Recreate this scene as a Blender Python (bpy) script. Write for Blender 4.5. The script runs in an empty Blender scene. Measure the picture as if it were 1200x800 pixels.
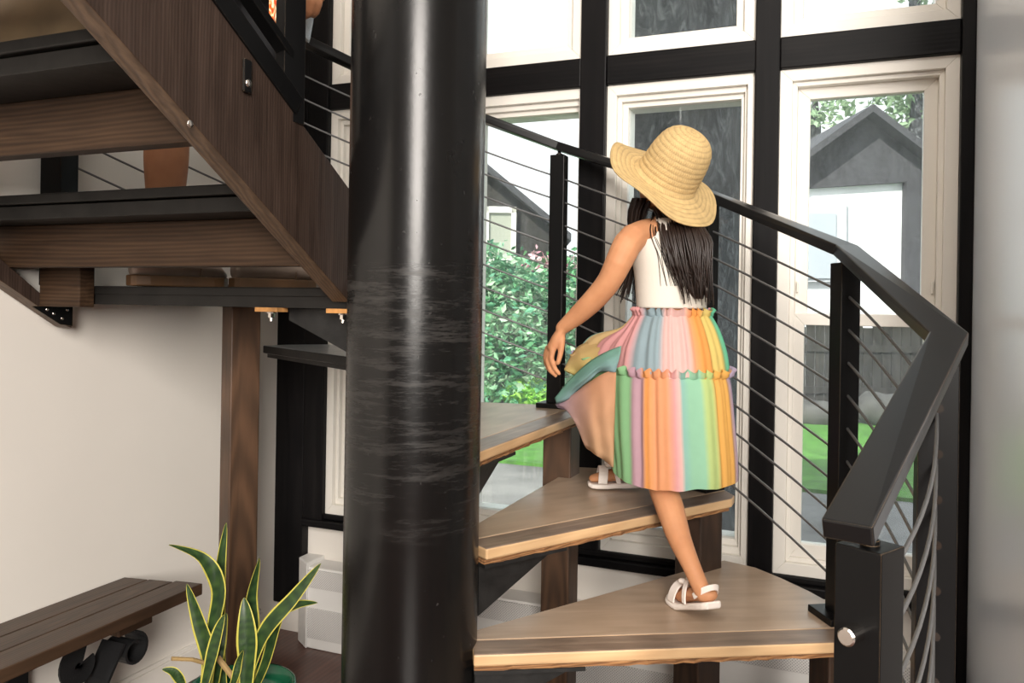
import bpy, bmesh, math, random
from mathutils import Vector, Matrix, noise as mnoise
random.seed(7)
PI = math.pi
R = math.radians
S = bpy.context.scene
COL = S.collection
# ------------------------------------------------------------------ camera
# room frame: column axis at the origin, x along the window wall, y into depth, floor z = 0
F, Y0, RO = 940.8564, 359.2808, 0.0161
PSI = R(22.0)
CAM = Vector((0.8237, -1.4944, 1.273))
def Q(x, y, d):
    """point seen at photo pixel (x, y) at distance d along the view"""
    a, b = x - 600.0, y - Y0
    u = (a + RO * b) / (1 + RO * RO); v = (b - RO * a) / (1 + RO * RO)
    X, Z = u / F, -v / F
    return CAM + d * Vector((X * math.cos(PSI) - math.sin(PSI), X * math.sin(PSI) + math.cos(PSI), Z))
RIGHT = Vector((math.cos(PSI), math.sin(PSI), 0))
AWAY = Vector((-math.sin(PSI), math.cos(PSI), 0))
UP = Vector((0, 0, 1))
cd = bpy.data.cameras.new('camera'); cam = bpy.data.objects.new('camera', cd); COL.objects.link(cam)
cd.sensor_width = 36; cd.lens = 36 * F / 1200; cd.shift_y = -(400 - Y0) / 1200
cd.clip_start = 0.05
Rm = Matrix((RIGHT, UP, -AWAY)).transposed().to_4x4()
cam.matrix_world = Matrix.Translation(CAM) @ Rm @ Matrix.Rotation(RO, 4, 'Z')
S.camera = cam

# ------------------------------------------------------------------ materials
def mat(name):
    m = bpy.data.materials.new(name); m.use_nodes = True
    nt = m.node_tree; b = nt.nodes['Principled BSDF']
    return m, nt, b
def simple(name, col, rough=0.5, metal=0.0, spec=0.5, bump=0.0, bscale=60, var=0.0, vscale=8):
    m, nt, b = mat(name)
    b.inputs['Base Color'].default_value = (*col, 1); b.inputs['Roughness'].default_value = rough
    b.inputs['Metallic'].default_value = metal; b.inputs['Specular IOR Level'].default_value = spec
    N, L = nt.nodes, nt.links
    if var or bump:
        tc = N.new('ShaderNodeTexCoord')
    if var:
        n = N.new('ShaderNodeTexNoise'); n.inputs['Scale'].default_value = vscale; n.inputs['Detail'].default_value = 6
        L.new(tc.outputs['Object'], n.inputs['Vector'])
        r = N.new('ShaderNodeValToRGB')
        r.color_ramp.elements[0].position = 0.3; r.color_ramp.elements[1].position = 0.7
        r.color_ramp.elements[0].color = (*[c * (1 - var) for c in col], 1)
        r.color_ramp.elements[1].color = (*[min(1, c * (1 + var)) for c in col], 1)
        L.new(n.outputs['Fac'], r.inputs['Fac']); L.new(r.outputs['Color'], b.inputs['Base Color'])
    if bump:
        n2 = N.new('ShaderNodeTexNoise'); n2.inputs['Scale'].default_value = bscale; n2.inputs['Detail'].default_value = 4
        L.new(tc.outputs['Object'], n2.inputs['Vector'])
        bp = N.new('ShaderNodeBump'); bp.inputs['Strength'].default_value = bump; bp.inputs['Distance'].default_value = 0.003
        L.new(n2.outputs['Fac'], bp.inputs['Height']); L.new(bp.outputs['Normal'], b.inputs['Normal'])
    return m
def wood(name, c1, c2, c3, axis=0, scale=1.0, rough=0.45, bump=0.25, spec=0.5, wave=0.5):
    """stretched noise grain along a local axis, with arching growth rings"""
    m, nt, b = mat(name); N, L = nt.nodes, nt.links
    tc = N.new('ShaderNodeTexCoord'); mp = N.new('ShaderNodeMapping')
    sc = [14 * scale] * 3; sc[axis] = 1.1 * scale
    mp.inputs['Scale'].default_value = sc
    L.new(tc.outputs['Object'], mp.inputs['Vector'])
    n = N.new('ShaderNodeTexNoise'); n.inputs['Scale'].default_value = 1.6; n.inputs['Detail'].default_value = 8; n.inputs['Distortion'].default_value = 0.8
    L.new(mp.outputs['Vector'], n.inputs['Vector'])
    w = N.new('ShaderNodeTexWave'); w.wave_type = 'RINGS'; w.rings_direction = 'XYZ'[axis] if False else ('Y', 'Z', 'X')[axis]
    w.inputs['Scale'].default_value = 1.4; w.inputs['Distortion'].default_value = 5; w.inputs['Detail'].default_value = 3
    L.new(mp.outputs['Vector'], w.inputs['Vector'])
    mx = N.new('ShaderNodeMix'); mx.data_type = 'FLOAT'; mx.inputs[0].default_value = wave * 0.5
    L.new(n.outputs['Fac'], mx.inputs[2]); L.new(w.outputs['Fac'], mx.inputs[3])
    r = N.new('ShaderNodeValToRGB'); e = r.color_ramp.elements
    e[0].position = 0.25; e[0].color = (*c1, 1); e[1].position = 0.75; e[1].color = (*c3, 1)
    k = e.new(0.5); k.color = (*c2, 1)
    L.new(mx.outputs[0], r.inputs['Fac'])
    # large soft blotches of wear
    n3 = N.new('ShaderNodeTexNoise'); n3.inputs['Scale'].default_value = 3.5; n3.inputs['Detail'].default_value = 5
    L.new(tc.outputs['Object'], n3.inputs['Vector'])
    r3 = N.new('ShaderNodeValToRGB'); r3.color_ramp.elements[0].position = 0.3; r3.color_ramp.elements[1].position = 0.7
    r3.color_ramp.elements[0].color = (.8, .8, .8, 1); r3.color_ramp.elements[1].color = (1.12, 1.12, 1.12, 1)
    L.new(n3.outputs['Fac'], r3.inputs['Fac'])
    mc = N.new('ShaderNodeMix'); mc.data_type = 'RGBA'; mc.blend_type = 'MULTIPLY'; mc.inputs[0].default_value = 1
    L.new(r.outputs['Color'], mc.inputs[6]); L.new(r3.outputs['Color'], mc.inputs[7])
    L.new(mc.outputs[2], b.inputs['Base Color'])
    b.inputs['Roughness'].default_value = rough; b.inputs['Specular IOR Level'].default_value = spec
    bp = N.new('ShaderNodeBump'); bp.inputs['Strength'].default_value = bump; bp.inputs['Distance'].default_value = 0.002
    L.new(mx.outputs[0], bp.inputs['Height']); L.new(bp.outputs['Normal'], b.inputs['Normal'])
    return m
def worn_black(name, base=0.012, rough=0.32, spec=.3):
    """black painted steel, rubbed to bare metal on its edges"""
    m, nt, b = mat(name); N, L = nt.nodes, nt.links
    b.inputs['Roughness'].default_value = rough; b.inputs['Specular IOR Level'].default_value = spec
    tc = N.new('ShaderNodeTexCoord'); n = N.new('ShaderNodeTexNoise'); n.inputs['Scale'].default_value = 35; n.inputs['Detail'].default_value = 6
    L.new(tc.outputs['Object'], n.inputs['Vector'])
    bv = N.new('ShaderNodeBevel'); bv.inputs['Radius'].default_value = 0.0025; bv.samples = 4
    g = N.new('ShaderNodeNewGeometry')
    dp = N.new('ShaderNodeVectorMath'); dp.operation = 'DOT_PRODUCT'
    L.new(bv.outputs['Normal'], dp.inputs[0]); L.new(g.outputs['True Normal'], dp.inputs[1])
    a = N.new('ShaderNodeMath'); a.operation = 'SUBTRACT'; a.inputs[0].default_value = 1.0; L.new(dp.outputs['Value'], a.inputs[1])
    ml = N.new('ShaderNodeMath'); ml.operation = 'MULTIPLY'; L.new(a.outputs[0], ml.inputs[0]); L.new(n.outputs['Fac'], ml.inputs[1])
    r = N.new('ShaderNodeValToRGB'); r.color_ramp.elements[0].position = 0.05; r.color_ramp.elements[1].position = 0.13
    r.color_ramp.elements[0].color = (base, base, base * 1.05, 1); r.color_ramp.elements[1].color = (.22, .15, .09, 1)
    L.new(ml.outputs[0], r.inputs['Fac']); L.new(r.outputs['Color'], b.inputs['Base Color'])
    return m
def column_paint():
    m, nt, b = mat('column_paint'); N, L = nt.nodes, nt.links
    b.inputs['Specular IOR Level'].default_value = .34
    tc = N.new('ShaderNodeTexCoord')
    def noise(scale, map_scale=(1, 1, 1), detail=6, rough=0.6):
        mp = N.new('ShaderNodeMapping'); mp.inputs['Scale'].default_value = map_scale; L.new(tc.outputs['Object'], mp.inputs['Vector'])
        n = N.new('ShaderNodeTexNoise'); n.inputs['Scale'].default_value = scale; n.inputs['Detail'].default_value = detail; n.inputs['Roughness'].default_value = rough
        L.new(mp.outputs['Vector'], n.inputs['Vector']); return n.outputs['Fac']
    def ramp(src, p0, p1, c0=(0, 0, 0, 1), c1=(1, 1, 1, 1)):
        r = N.new('ShaderNodeValToRGB'); r.color_ramp.elements[0].position = p0; r.color_ramp.elements[1].position = p1
        r.color_ramp.elements[0].color = c0; r.color_ramp.elements[1].color = c1; L.new(src, r.inputs['Fac']); return r.outputs['Color']
    specks = ramp(noise(70, (1, 1, .7), 3), 0.70, 0.76)
    scuff = ramp(noise(6, (1, 1, 8), 9, 0.8), 0.50, 0.68)
    # scuffed belt roughly at hand height
    sep = N.new('ShaderNodeSeparateXYZ'); L.new(tc.outputs['Object'], sep.inputs[0])
    mr = N.new('ShaderNodeMapRange'); mr.inputs['From Min'].default_value = 0.75; mr.inputs['From Max'].default_value = 1.36; L.new(sep.outputs['Z'], mr.inputs['Value'])
    belt = ramp(mr.outputs['Result'], 0.0, 0.25); 
    r = N.new('ShaderNodeValToRGB'); e = r.color_ramp.elements
    e[0].position = 0; e[0].color = (0, 0, 0, 1); e[1].position = 1; e[1].color = (0, 0, 0, 1)
    q = e.new(0.3); q.color = (.7, .7, .7, 1); q = e.new(0.97); q.color = (1, 1, 1, 1)
    L.new(mr.outputs['Result'], r.inputs['Fac'])
    mu = N.new('ShaderNodeMath'); mu.operation = 'MULTIPLY'; L.new(scuff, mu.inputs[0]); L.new(r.outputs['Color'], mu.inputs[1])
    ad = N.new('ShaderNodeMath'); ad.operation = 'MAXIMUM'; L.new(mu.outputs[0], ad.inputs[0])
    sp2 = N.new('ShaderNodeMath'); sp2.operation = 'MULTIPLY'; L.new(specks, sp2.inputs[0]); sp2.inputs[1].default_value = .6
    L.new(sp2.outputs[0], ad.inputs[1])
    mc = N.new('ShaderNodeMix'); mc.data_type = 'RGBA'; mc.inputs[6].default_value = (.005, .0048, .0048, 1); mc.inputs[7].default_value = (.04, .037, .035, 1)
    L.new(ad.outputs[0], mc.inputs[0]); L.new(mc.outputs[2], b.inputs['Base Color'])
    rr = ramp(noise(3, (1, 1, .6)), 0.3, 0.75, (.21, .21, .21, 1), (.30, .30, .30, 1))
    r2 = N.new('ShaderNodeMath'); r2.operation = 'MULTIPLY_ADD'; L.new(ad.outputs[0], r2.inputs[0]); r2.inputs[1].default_value = .22; L.new(rr, r2.inputs[2])
    L.new(r2.outputs[0], b.inputs['Roughness'])
    bp = N.new('ShaderNodeBump'); bp.inputs['Strength'].default_value = .12; bp.inputs['Distance'].default_value = .002
    L.new(noise(45), bp.inputs['Height']); L.new(bp.outputs['Normal'], b.inputs['Normal'])
    return m
def attr_mat(name, rough=0.8, trans=0.0, alpha=1.0, bump=0.0, bscale=400, spec=0.3, noise_amt=0.0):
    m, nt, b = mat(name); N, L = nt.nodes, nt.links
    a = N.new('ShaderNodeAttribute'); a.attribute_name = 'Col'
    src = a.outputs['Color']
    if noise_amt:
        tc = N.new('ShaderNodeTexCoord'); n = N.new('ShaderNodeTexNoise'); n.inputs['Scale'].default_value = 40; n.inputs['Detail'].default_value = 5
        L.new(tc.outputs['Object'], n.inputs['Vector'])
        r = N.new('ShaderNodeValToRGB'); r.color_ramp.elements[0].color = (1 - noise_amt,) * 3 + (1,); r.color_ramp.elements[1].color = (1 + noise_amt,) * 3 + (1,)
        L.new(n.outputs['Fac'], r.inputs['Fac'])
        mc = N.new('ShaderNodeMix'); mc.data_type = 'RGBA'; mc.blend_type = 'MULTIPLY'; mc.inputs[0].default_value = 1
        L.new(src, mc.inputs[6]); L.new(r.outputs['Color'], mc.inputs[7]); src = mc.outputs[2]
    L.new(src, b.inputs['Base Color']); b.inputs['Roughness'].default_value = rough; b.inputs['Specular IOR Level'].default_value = spec
    out = N['Material Output']; sh = b.outputs[0]
    if bump:
        tc = N.new('ShaderNodeTexCoord'); n = N.new('ShaderNodeTexNoise'); n.inputs['Scale'].default_value = bscale
        L.new(tc.outputs['Object'], n.inputs['Vector'])
        bp = N.new('ShaderNodeBump'); bp.inputs['Strength'].default_value = bump; bp.inputs['Distance'].default_value = .002
        L.new(n.outputs['Fac'], bp.inputs['Height']); L.new(bp.outputs['Normal'], b.inputs['Normal'])
    if trans:
        t = N.new('ShaderNodeBsdfTranslucent'); L.new(src, t.inputs['Color'])
        ms = N.new('ShaderNodeMixShader'); ms.inputs[0].default_value = trans
        L.new(sh, ms.inputs[1]); L.new(t.outputs[0], ms.inputs[2]); sh = ms.outputs[0]
    if alpha < 1:
        t = N.new('ShaderNodeBsdfTransparent'); ms = N.new('ShaderNodeMixShader'); ms.inputs[0].default_value = alpha
        L.new(t.outputs[0], ms.inputs[1]); L.new(sh, ms.inputs[2]); sh = ms.outputs[0]
    L.new(sh, out.inputs['Surface'])
    return m
def glass_mat():
    m, nt, b = mat('dusty_glass'); N, L = nt.nodes, nt.links
    N.remove(b); out = N['Material Output']
    t = N.new('ShaderNodeBsdfTransparent'); t.inputs['Color'].default_value = (.93, .96, .95, 1)
    g = N.new('ShaderNodeBsdfGlossy'); g.inputs['Roughness'].default_value = .02
    fr = N.new('ShaderNodeFresnel'); fr.inputs['IOR'].default_value = 1.45
    m1 = N.new('ShaderNodeMixShader'); L.new(fr.outputs[0], m1.inputs[0]); L.new(t.outputs[0], m1.inputs[1]); L.new(g.outputs[0], m1.inputs[2])
    d = N.new('ShaderNodeBsdfTranslucent'); d.inputs['Color'].default_value = (.9, .92, .95, 1)
    tc = N.new('ShaderNodeTexCoord'); n = N.new('ShaderNodeTexNoise'); n.inputs['Scale'].default_value = 9; n.inputs['Detail'].default_value = 9; n.inputs['Roughness'].default_value = .75
    mp = N.new('ShaderNodeMapping'); mp.inputs['Scale'].default_value = (1.6, 1, .7); L.new(tc.outputs['Object'], mp.inputs['Vector']); L.new(mp.outputs['Vector'], n.inputs['Vector'])
    r = N.new('ShaderNodeValToRGB'); r.color_ramp.elements[0].position = .3; r.color_ramp.elements[1].position = .8
    r.color_ramp.elements[0].color = (.025, .025, .025, 1); r.color_ramp.elements[1].color = (.11, .11, .11, 1)
    L.new(n.outputs['Fac'], r.inputs['Fac'])
    m2 = N.new('ShaderNodeMixShader'); L.new(r.outputs['Color'], m2.inputs[0]); L.new(m1.outputs[0], m2.inputs[1]); L.new(d.outputs[0], m2.inputs[2])
    L.new(m2.outputs[0], out.inputs['Surface'])
    return m
def mesh_grille():
    m, nt, b = mat('perforated_metal'); N, L = nt.nodes, nt.links
    tc = N.new('ShaderNodeTexCoord'); mp = N.new('ShaderNodeMapping'); mp.inputs['Scale'].default_value = (160, 160, 160); mp.inputs['Rotation'].default_value = (0, R(45), 0)
    L.new(tc.outputs['Object'], mp.inputs['Vector'])
    ck = N.new('ShaderNodeTexVoronoi'); ck.inputs['Randomness'].default_value = 0; ck.inputs['Scale'].default_value = 1
    L.new(mp.outputs['Vector'], ck.inputs['Vector'])
    r = N.new('ShaderNodeValToRGB'); r.color_ramp.elements[0].position = .33; r.color_ramp.elements[1].position = .4
    r.color_ramp.elements[0].color = (.22, .22, .22, 1); r.color_ramp.elements[1].color = (.66, .64, .62, 1)
    L.new(ck.outputs['Distance'], r.inputs['Fac']); L.new(r.outputs['Color'], b.inputs['Base Color']); b.inputs['Roughness'].default_value = .5
    return m
def bark_mat():
    m, nt, b = mat('grey_bark'); N, L = nt.nodes, nt.links
    tc = N.new('ShaderNodeTexCoord'); mp = N.new('ShaderNodeMapping'); mp.inputs['Scale'].default_value = (8, 8, 3.6); L.new(tc.outputs['Object'], mp.inputs['Vector'])
    n = N.new('ShaderNodeTexNoise'); n.inputs['Scale'].default_value = 2.4; n.inputs['Detail'].default_value = 9; n.inputs['Roughness'].default_value = .7; n.inputs['Distortion'].default_value = 1.2
    L.new(mp.outputs['Vector'], n.inputs['Vector'])
    r = N.new('ShaderNodeValToRGB'); e = r.color_ramp.elements; e[0].position = .38; e[0].color = (.008, .009, .011, 1); e[1].position = .66; e[1].color = (.20, .205, .215, 1)
    k = e.new(.52); k.color = (.05, .052, .056, 1)
    L.new(n.outputs['Fac'], r.inputs['Fac']); L.new(r.outputs['Color'], b.inputs['Base Color']); b.inputs['Roughness'].default_value = .9
    bp = N.new('ShaderNodeBump'); bp.inputs['Strength'].default_value = 1; bp.inputs['Distance'].default_value = .02; L.new(n.outputs['Fac'], bp.inputs['Height']); L.new(bp.outputs['Normal'], b.inputs['Normal'])
    return m
def floral_mat():
    m, nt, b = mat('floral_cloth'); N, L = nt.nodes, nt.links
    tc = N.new('ShaderNodeTexCoord'); v = N.new('ShaderNodeTexVoronoi'); v.inputs['Scale'].default_value = 60; L.new(tc.outputs['Object'], v.inputs['Vector'])
    r = N.new('ShaderNodeValToRGB'); e = r.color_ramp.elements; e[0].position = .3; e[0].color = (.75, .05, .01, 1); e[1].position = .62; e[1].color = (.8, .72, .5, 1)
    k = e.new(.48); k.color = (.75, .25, .04, 1)
    L.new(v.outputs['Distance'], r.inputs['Fac']); L.new(r.outputs['Color'], b.inputs['Base Color']); b.inputs['Roughness'].default_value = .85
    return m
def skin_mat(name, c, sss=.1):
    m, nt, b = mat(name); N, L = nt.nodes, nt.links
    tc = N.new('ShaderNodeTexCoord'); n = N.new('ShaderNodeTexNoise'); n.inputs['Scale'].default_value = 14; n.inputs['Detail'].default_value = 5
    L.new(tc.outputs['Object'], n.inputs['Vector'])
    r = N.new('ShaderNodeValToRGB'); r.color_ramp.elements[0].position = .3; r.color_ramp.elements[1].position = .75
    r.color_ramp.elements[0].color = (c[0] * .86, c[1] * .8, c[2] * .78, 1); r.color_ramp.elements[1].color = (c[0] * 1.1, c[1] * 1.1, c[2] * 1.1, 1)
    L.new(n.outputs['Fac'], r.inputs['Fac']); L.new(r.outputs['Color'], b.inputs['Base Color'])
    b.inputs['Roughness'].default_value = .6; b.inputs['Specular IOR Level'].default_value = .3; b.inputs['Subsurface Weight'].default_value = sss; b.inputs['Subsurface Scale'].default_value = .008
    b.inputs['Subsurface Radius'].default_value = (1, .4, .2)
    return m

M = dict(
    wall=simple('warm_white_paint', (.80, .755, .695), .55, bump=.06, bscale=90, var=.015, vscale=3),
    rwall=simple('satin_white_paint', (.73, .775, .84), .26, bump=.05, bscale=40, var=.02, vscale=2),
    taupe=simple('taupe_paint', (.22, .2, .18), .7),
    ceil=simple('ceiling_paint', (.5, .49, .47), .8),
    vinyl=simple('cream_vinyl', (.84, .805, .74), .35),
    black_timber=wood('black_timber', (.003, .003, .0035), (.0055, .005, .0055), (.010, .009, .009), 2, 1.2, .42, .3, spec=.12, wave=.3),
    black_beam=wood('black_beam_timber', (.003, .003, .0035), (.0055, .005, .0055), (.010, .009, .009), 0, 1.2, .42, .3, spec=.12, wave=.3),
    glass=glass_mat(), column=column_paint(), steel=worn_black('black_steel', .0045, .36, .16), rail=worn_black('black_rail', .008, .3, .32),
    gusset=simple('black_gusset_paint', (.012, .012, .012), .5, spec=.3, var=.4, vscale=30, bump=.2, bscale=120),
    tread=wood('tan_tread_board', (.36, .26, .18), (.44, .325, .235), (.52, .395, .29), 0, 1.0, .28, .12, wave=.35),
    nosing=wood('worn_nosing_board', (.14, .10, .075), (.215, .155, .115), (.31, .23, .17), 0, 2.0, .36, .5, wave=.2),
    nose_edge=wood('raw_nosing_edge', (.42, .25, .125), (.56, .36, .19), (.66, .45, .25), 0, 1.2, .5, .3, wave=.2),
    ply=wood('rough_plywood_edge', (.10, .045, .018), (.26, .12, .045), (.42, .22, .09), 0, 3, .8, 1.0),
    support=wood('dark_support_post', (.016, .009, .006), (.032, .017, .010), (.055, .029, .017), 2, 1.2, .5, .4),
    support_mid=wood('brown_support_post', (.042, .021, .010), (.078, .039, .019), (.12, .06, .030), 2, 1.0, .5, .4),
    stringer=wood('dark_plywood_stringer', (.020, .0125, .0095), (.036, .023, .0175), (.055, .036, .028), 2, 2.2, .5, .5, spec=.18, wave=.35),
    ply_edge=wood('brown_plywood_edge', (.045, .026, .014), (.085, .05, .028), (.13, .08, .046), 1, 2.2, .5, .5),
    beam=wood('brown_stair_beam', (.022, .012, .007), (.040, .022, .012), (.062, .035, .019), 0, 1.6, .55, .3, spec=.2),
    black_tread=simple('black_tread_paint', (.012, .011, .010), .5, spec=.18, var=.3, vscale=14, bump=.2, bscale=40),
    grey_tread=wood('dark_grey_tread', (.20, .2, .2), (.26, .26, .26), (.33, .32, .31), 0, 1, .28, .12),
    bench=wood('walnut_bench', (.028, .015, .008), (.055, .03, .017), (.09, .05, .029), 1, 1.6, .42, .3),
    iron=simple('black_iron', (.018, .018, .019), .42, .3, bump=.15, bscale=200),
    chrome=simple('steel_fitting', (.62, .58, .54), .22, 1.0),
    cable=simple('steel_cable', (.2, .2, .2), .4, .75),
    floor=wood('red_brown_floor', (.05, .016, .009), (.085, .028, .016), (.125, .045, .026), 1, .8, .3, .1),
    heater=simple('white_enamel', (.76, .745, .72), .4), grille=mesh_grille(),
    pot=simple('green_glaze', (.008, .085, .04), .2), soil=simple('dark_soil', (.03, .02, .013), .95, bump=1, bscale=80),
    leaf=attr_mat('snake_plant_leaf', .35, trans=.08, spec=.5), dry=simple('dry_stalk', (.36, .24, .1), .8, var=.2),
    fabric=attr_mat('sheer_rainbow_fabric', .75, trans=.22, alpha=.93, bump=.15, bscale=500, noise_amt=.06),
    sheer=attr_mat('sheer_rainbow_fold', .75, trans=.32, alpha=.80, bump=.15, bscale=500, noise_amt=.06),
    bodice=simple('cream_jersey', (.68, .63, .555), .85, bump=.15, bscale=350),
    slip=simple('cream_lining', (.8, .72, .66), .9),
    hair=simple('dark_brown_hair', (.020, .011, .008), .36, spec=.5), straw=attr_mat('straw_braid', .8, bump=.5, bscale=260, spec=.25, noise_amt=.18),
    skin=skin_mat('warm_skin', (.56, .27, .135)), skin2=skin_mat('tan_skin', (.33, .15, .075)),
    sandal=simple('white_sandal', (.86, .78, .72), .45), shorts=simple('black_cloth', (.010, .010, .012), .85, bump=.3, bscale=150),
    shoe=simple('taupe_leather', (.36, .28, .23), .42, var=.12, vscale=20), sole=simple('brown_sole', (.11, .055, .022), .5, var=.4, vscale=9),
    floral=floral_mat(), dark_screen=simple('dark_glass', (.01, .012, .02), .12), silver=simple('silver_edge', (.8, .82, .9), .25, .6),
    bag=simple('tan_paper', (.21, .145, .08), .5, var=.4, vscale=5),
    bolt_wood=simple('raw_wood_packer', (.42, .2, .06), .8, var=.4, vscale=40),
    grass=simple('lawn_green', (.06, .18, .018), .9, var=.35, vscale=9), concrete=simple('grey_concrete', (.17, .16, .15), .9, var=.45, vscale=1.6, bump=.5, bscale=12),
    stone=simple('dark_stone', (.07, .066, .062), .9, var=.4, vscale=5, bump=.6, bscale=14),
    bark=bark_mat(), leaves=attr_mat('foliage', .7, trans=.3), house=simple('white_siding', (.82, .82, .84), .8),
    roof=simple('charcoal_shingle', (.05, .048, .055), .85, var=.35, vscale=20), shedwood=wood('weathered_boards', (.014, .012, .011), (.028, .025, .022), (.05, .043, .038), 2, .6, .9, .5),
    nail=simple('dark_eye', (.02, .015, .012), .2), lip=simple('lip', (.42, .14, .1), .5), pinkish=simple('pink_toe_nail', (.55, .1, .14), .3))

# ------------------------------------------------------------------ mesh building
class MB:
    def __init__(s): s.v = []; s.f = []; s.m = []; s.c = None
    def add(s, vs, fs, mi=0):
        o = len(s.v); s.v += [Vector(p) for p in vs]
        for f in fs: s.f.append([o + i for i in f]); s.m.append(mi)
        return o
    def box(s, a, b, mi=0, mtx=None):
        x0, y0, z0 = a; x1, y1, z1 = b
        vs = [Vector(p) for p in ((x0, y0, z0), (x1, y0, z0), (x1, y1, z0), (x0, y1, z0), (x0, y0, z1), (x1, y0, z1), (x1, y1, z1), (x0, y1, z1))]
        if mtx: vs = [mtx @ p for p in vs]
        s.add(vs, [(0, 3, 2, 1), (4, 5, 6, 7), (0, 1, 5, 4), (1, 2, 6, 5), (2, 3, 7, 6), (3, 0, 4, 7)], mi)
        return s
    def prism(s, poly, off, mi=0, side=None, sides=None):
        """polygon (list of points, counter-clockwise seen from the offset's side) swept by the vector off"""
        n = len(poly); P = [Vector(p) for p in poly]; off = Vector(off)
        s.add(P + [p + off for p in P], [], mi); o = len(s.v) - 2 * n
        s.f.append([o + n - 1 - i for i in range(n)]); s.m.append(mi)
        s.f.append([o + n + i for i in range(n)]); s.m.append(mi)
        for i in range(n):
            j = (i + 1) % n; s.f.append([o + i, o + j, o + n + j, o + n + i])
            s.m.append(sides[i] if sides else (mi if side is None else side))
        return s
    def loft(s, rings, closed=True, cap0=True, cap1=True, mi=0):
        n = len(rings[0]); o = len(s.v)
        for r in rings: s.v += [Vector(p) for p in r]
        for k in range(len(rings) - 1):
            for i in range(n if closed else n - 1):
                j = (i + 1) % n
                s.f.append([o + k * n + i, o + k * n + j, o + (k + 1) * n + j, o + (k + 1) * n + i]); s.m.append(mi)
        if cap0 and closed: s.f.append([o + n - 1 - i for i in range(n)]); s.m.append(mi)
        if cap1 and closed: s.f.append([o + (len(rings) - 1) * n + i for i in range(n)]); s.m.append(mi)
        return s
    def tube(s, path, rad, n=10, mi=0, flat=None, up=None, round_ends=False):
        """swept round (or, with flat=(a, b) factors and an up hint, elliptical) section"""
        P = [Vector(p) for p in path]
        if not isinstance(rad, (list, tuple)): rad = [rad] * len(P)
        rad = list(rad)
        if round_ends:
            d0 = (P[0] - P[1]).normalized(); d1 = (P[-1] - P[-2]).normalized(); r0, r1 = rad[0], rad[-1]
            pre = [(P[0] + d0 * r0 * math.sin(a), r0 * math.cos(a)) for a in (1.45, 1.1, .75, .4)]
            post = [(P[-1] + d1 * r1 * math.sin(a), r1 * math.cos(a)) for a in (.4, .75, 1.1, 1.45)]
            P = [p for p, _ in pre] + P + [p for p, _ in post]; rad = [r for _, r in pre] + rad + [r for _, r in post]
        rings = []; prev = None
        for i, p in enumerate(P):
            a = P[max(i - 1, 0)]; b = P[min(i + 1, len(P) - 1)]; t = (b - a).normalized()
            if up is not None: u = Vector(up) - t * Vector(up).dot(t)
            elif prev is None: u = Vector((0, 0, 1)) if abs(t.z) < .9 else Vector((1, 0, 0)); u = u - t * u.dot(t)
            else: u = prev - t * prev.dot(t)
            u.normalize(); prev = u; w = t.cross(u)
            fa, fb = flat if flat else (1, 1)
            rings.append([p + (u * math.cos(2 * PI * k / n) * fa + w * math.sin(2 * PI * k / n) * fb) * rad[i] for k in range(n)])
        return s.loft(rings, mi=mi)
    def bar(s, path, w, h, mi=0, up=(0, 0, 1), closed=False):
        """rectangular bar with mitred corners; w sideways, h along up"""
        P = [Vector(p) for p in path]; up = Vector(up); rings = []
        for i, p in enumerate(P):
            d0 = (P[i] - P[i - 1]).normalized() if i > 0 else None
            d1 = (P[i + 1] - P[i]).normalized() if i < len(P) - 1 else None
            d0 = d0 or d1; d1 = d1 or d0
            s0 = d0.cross(up).normalized(); s1 = d1.cross(up).normalized()
            sd = (s0 + s1).normalized(); k = 1 / max(.4, sd.dot(s0))
            t = (d0 + d1).normalized(); u = sd.cross(t).normalized()
            rings.append([p + sd * k * a * w / 2 + u * b * h / 2 for a, b in ((-1, -1), (1, -1), (1, 1), (-1, 1))])
        return s.loft(rings, mi=mi)
    def lathe(s, prof, n=32, mtx=None, mi=0, cap=True):
        rings = []
        for r, z in prof:
            ring = [Vector((r * math.cos(2 * PI * k / n), r * math.sin(2 * PI * k / n), z)) for k in range(n)]
            rings.append([mtx @ p for p in ring] if mtx else ring)
        return s.loft(rings, mi=mi, cap0=cap, cap1=cap)
    def ball(s, c, r, n=12, mtx=None, mi=0):
        if not isinstance(r, (list, tuple)): r = (r, r, r)
        rings = []
        for i in range(1, n):
            t = PI * i / n
            rings.append([Vector((r[0] * math.sin(t) * math.cos(2 * PI * k / (2 * n)), r[1] * math.sin(t) * math.sin(2 * PI * k / (2 * n)), -r[2] * math.cos(t))) for k in range(2 * n)])
        rings = [[(Vector(c) + (mtx @ p if mtx else p)) for p in g] for g in rings]
        return s.loft(rings, mi=mi)
    def build(s, name, mats, parent=None, smooth=False, bevel=0, local=False, colors=None, cut=None):
        off = Vector((0, 0, 0))
        if parent is not None and not local: off = WL.get(parent.name, Vector((0, 0, 0)))
        me = bpy.data.meshes.new(name); me.from_pydata([tuple(p - off) for p in s.v], [], s.f)
        if not isinstance(mats, (list, tuple)): mats = [mats]
        for m in mats: me.materials.append(m)
        for p, i in zip(me.polygons, s.m): p.material_index = i; p.use_smooth = smooth
        if colors:
            ca = me.color_attributes.new('Col', 'FLOAT_COLOR', 'POINT')
            for i, c in enumerate(colors): ca.data[i].color = (*c, 1)
        bm = bmesh.new(); bm.from_mesh(me); bmesh.ops.recalc_face_normals(bm, faces=bm.faces); bm.to_mesh(me); bm.free()
        me.update()
        o = bpy.data.objects.new(name, me); COL.objects.link(o)
        if parent is not None: o.parent = parent
        WL[o.name] = off
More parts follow.
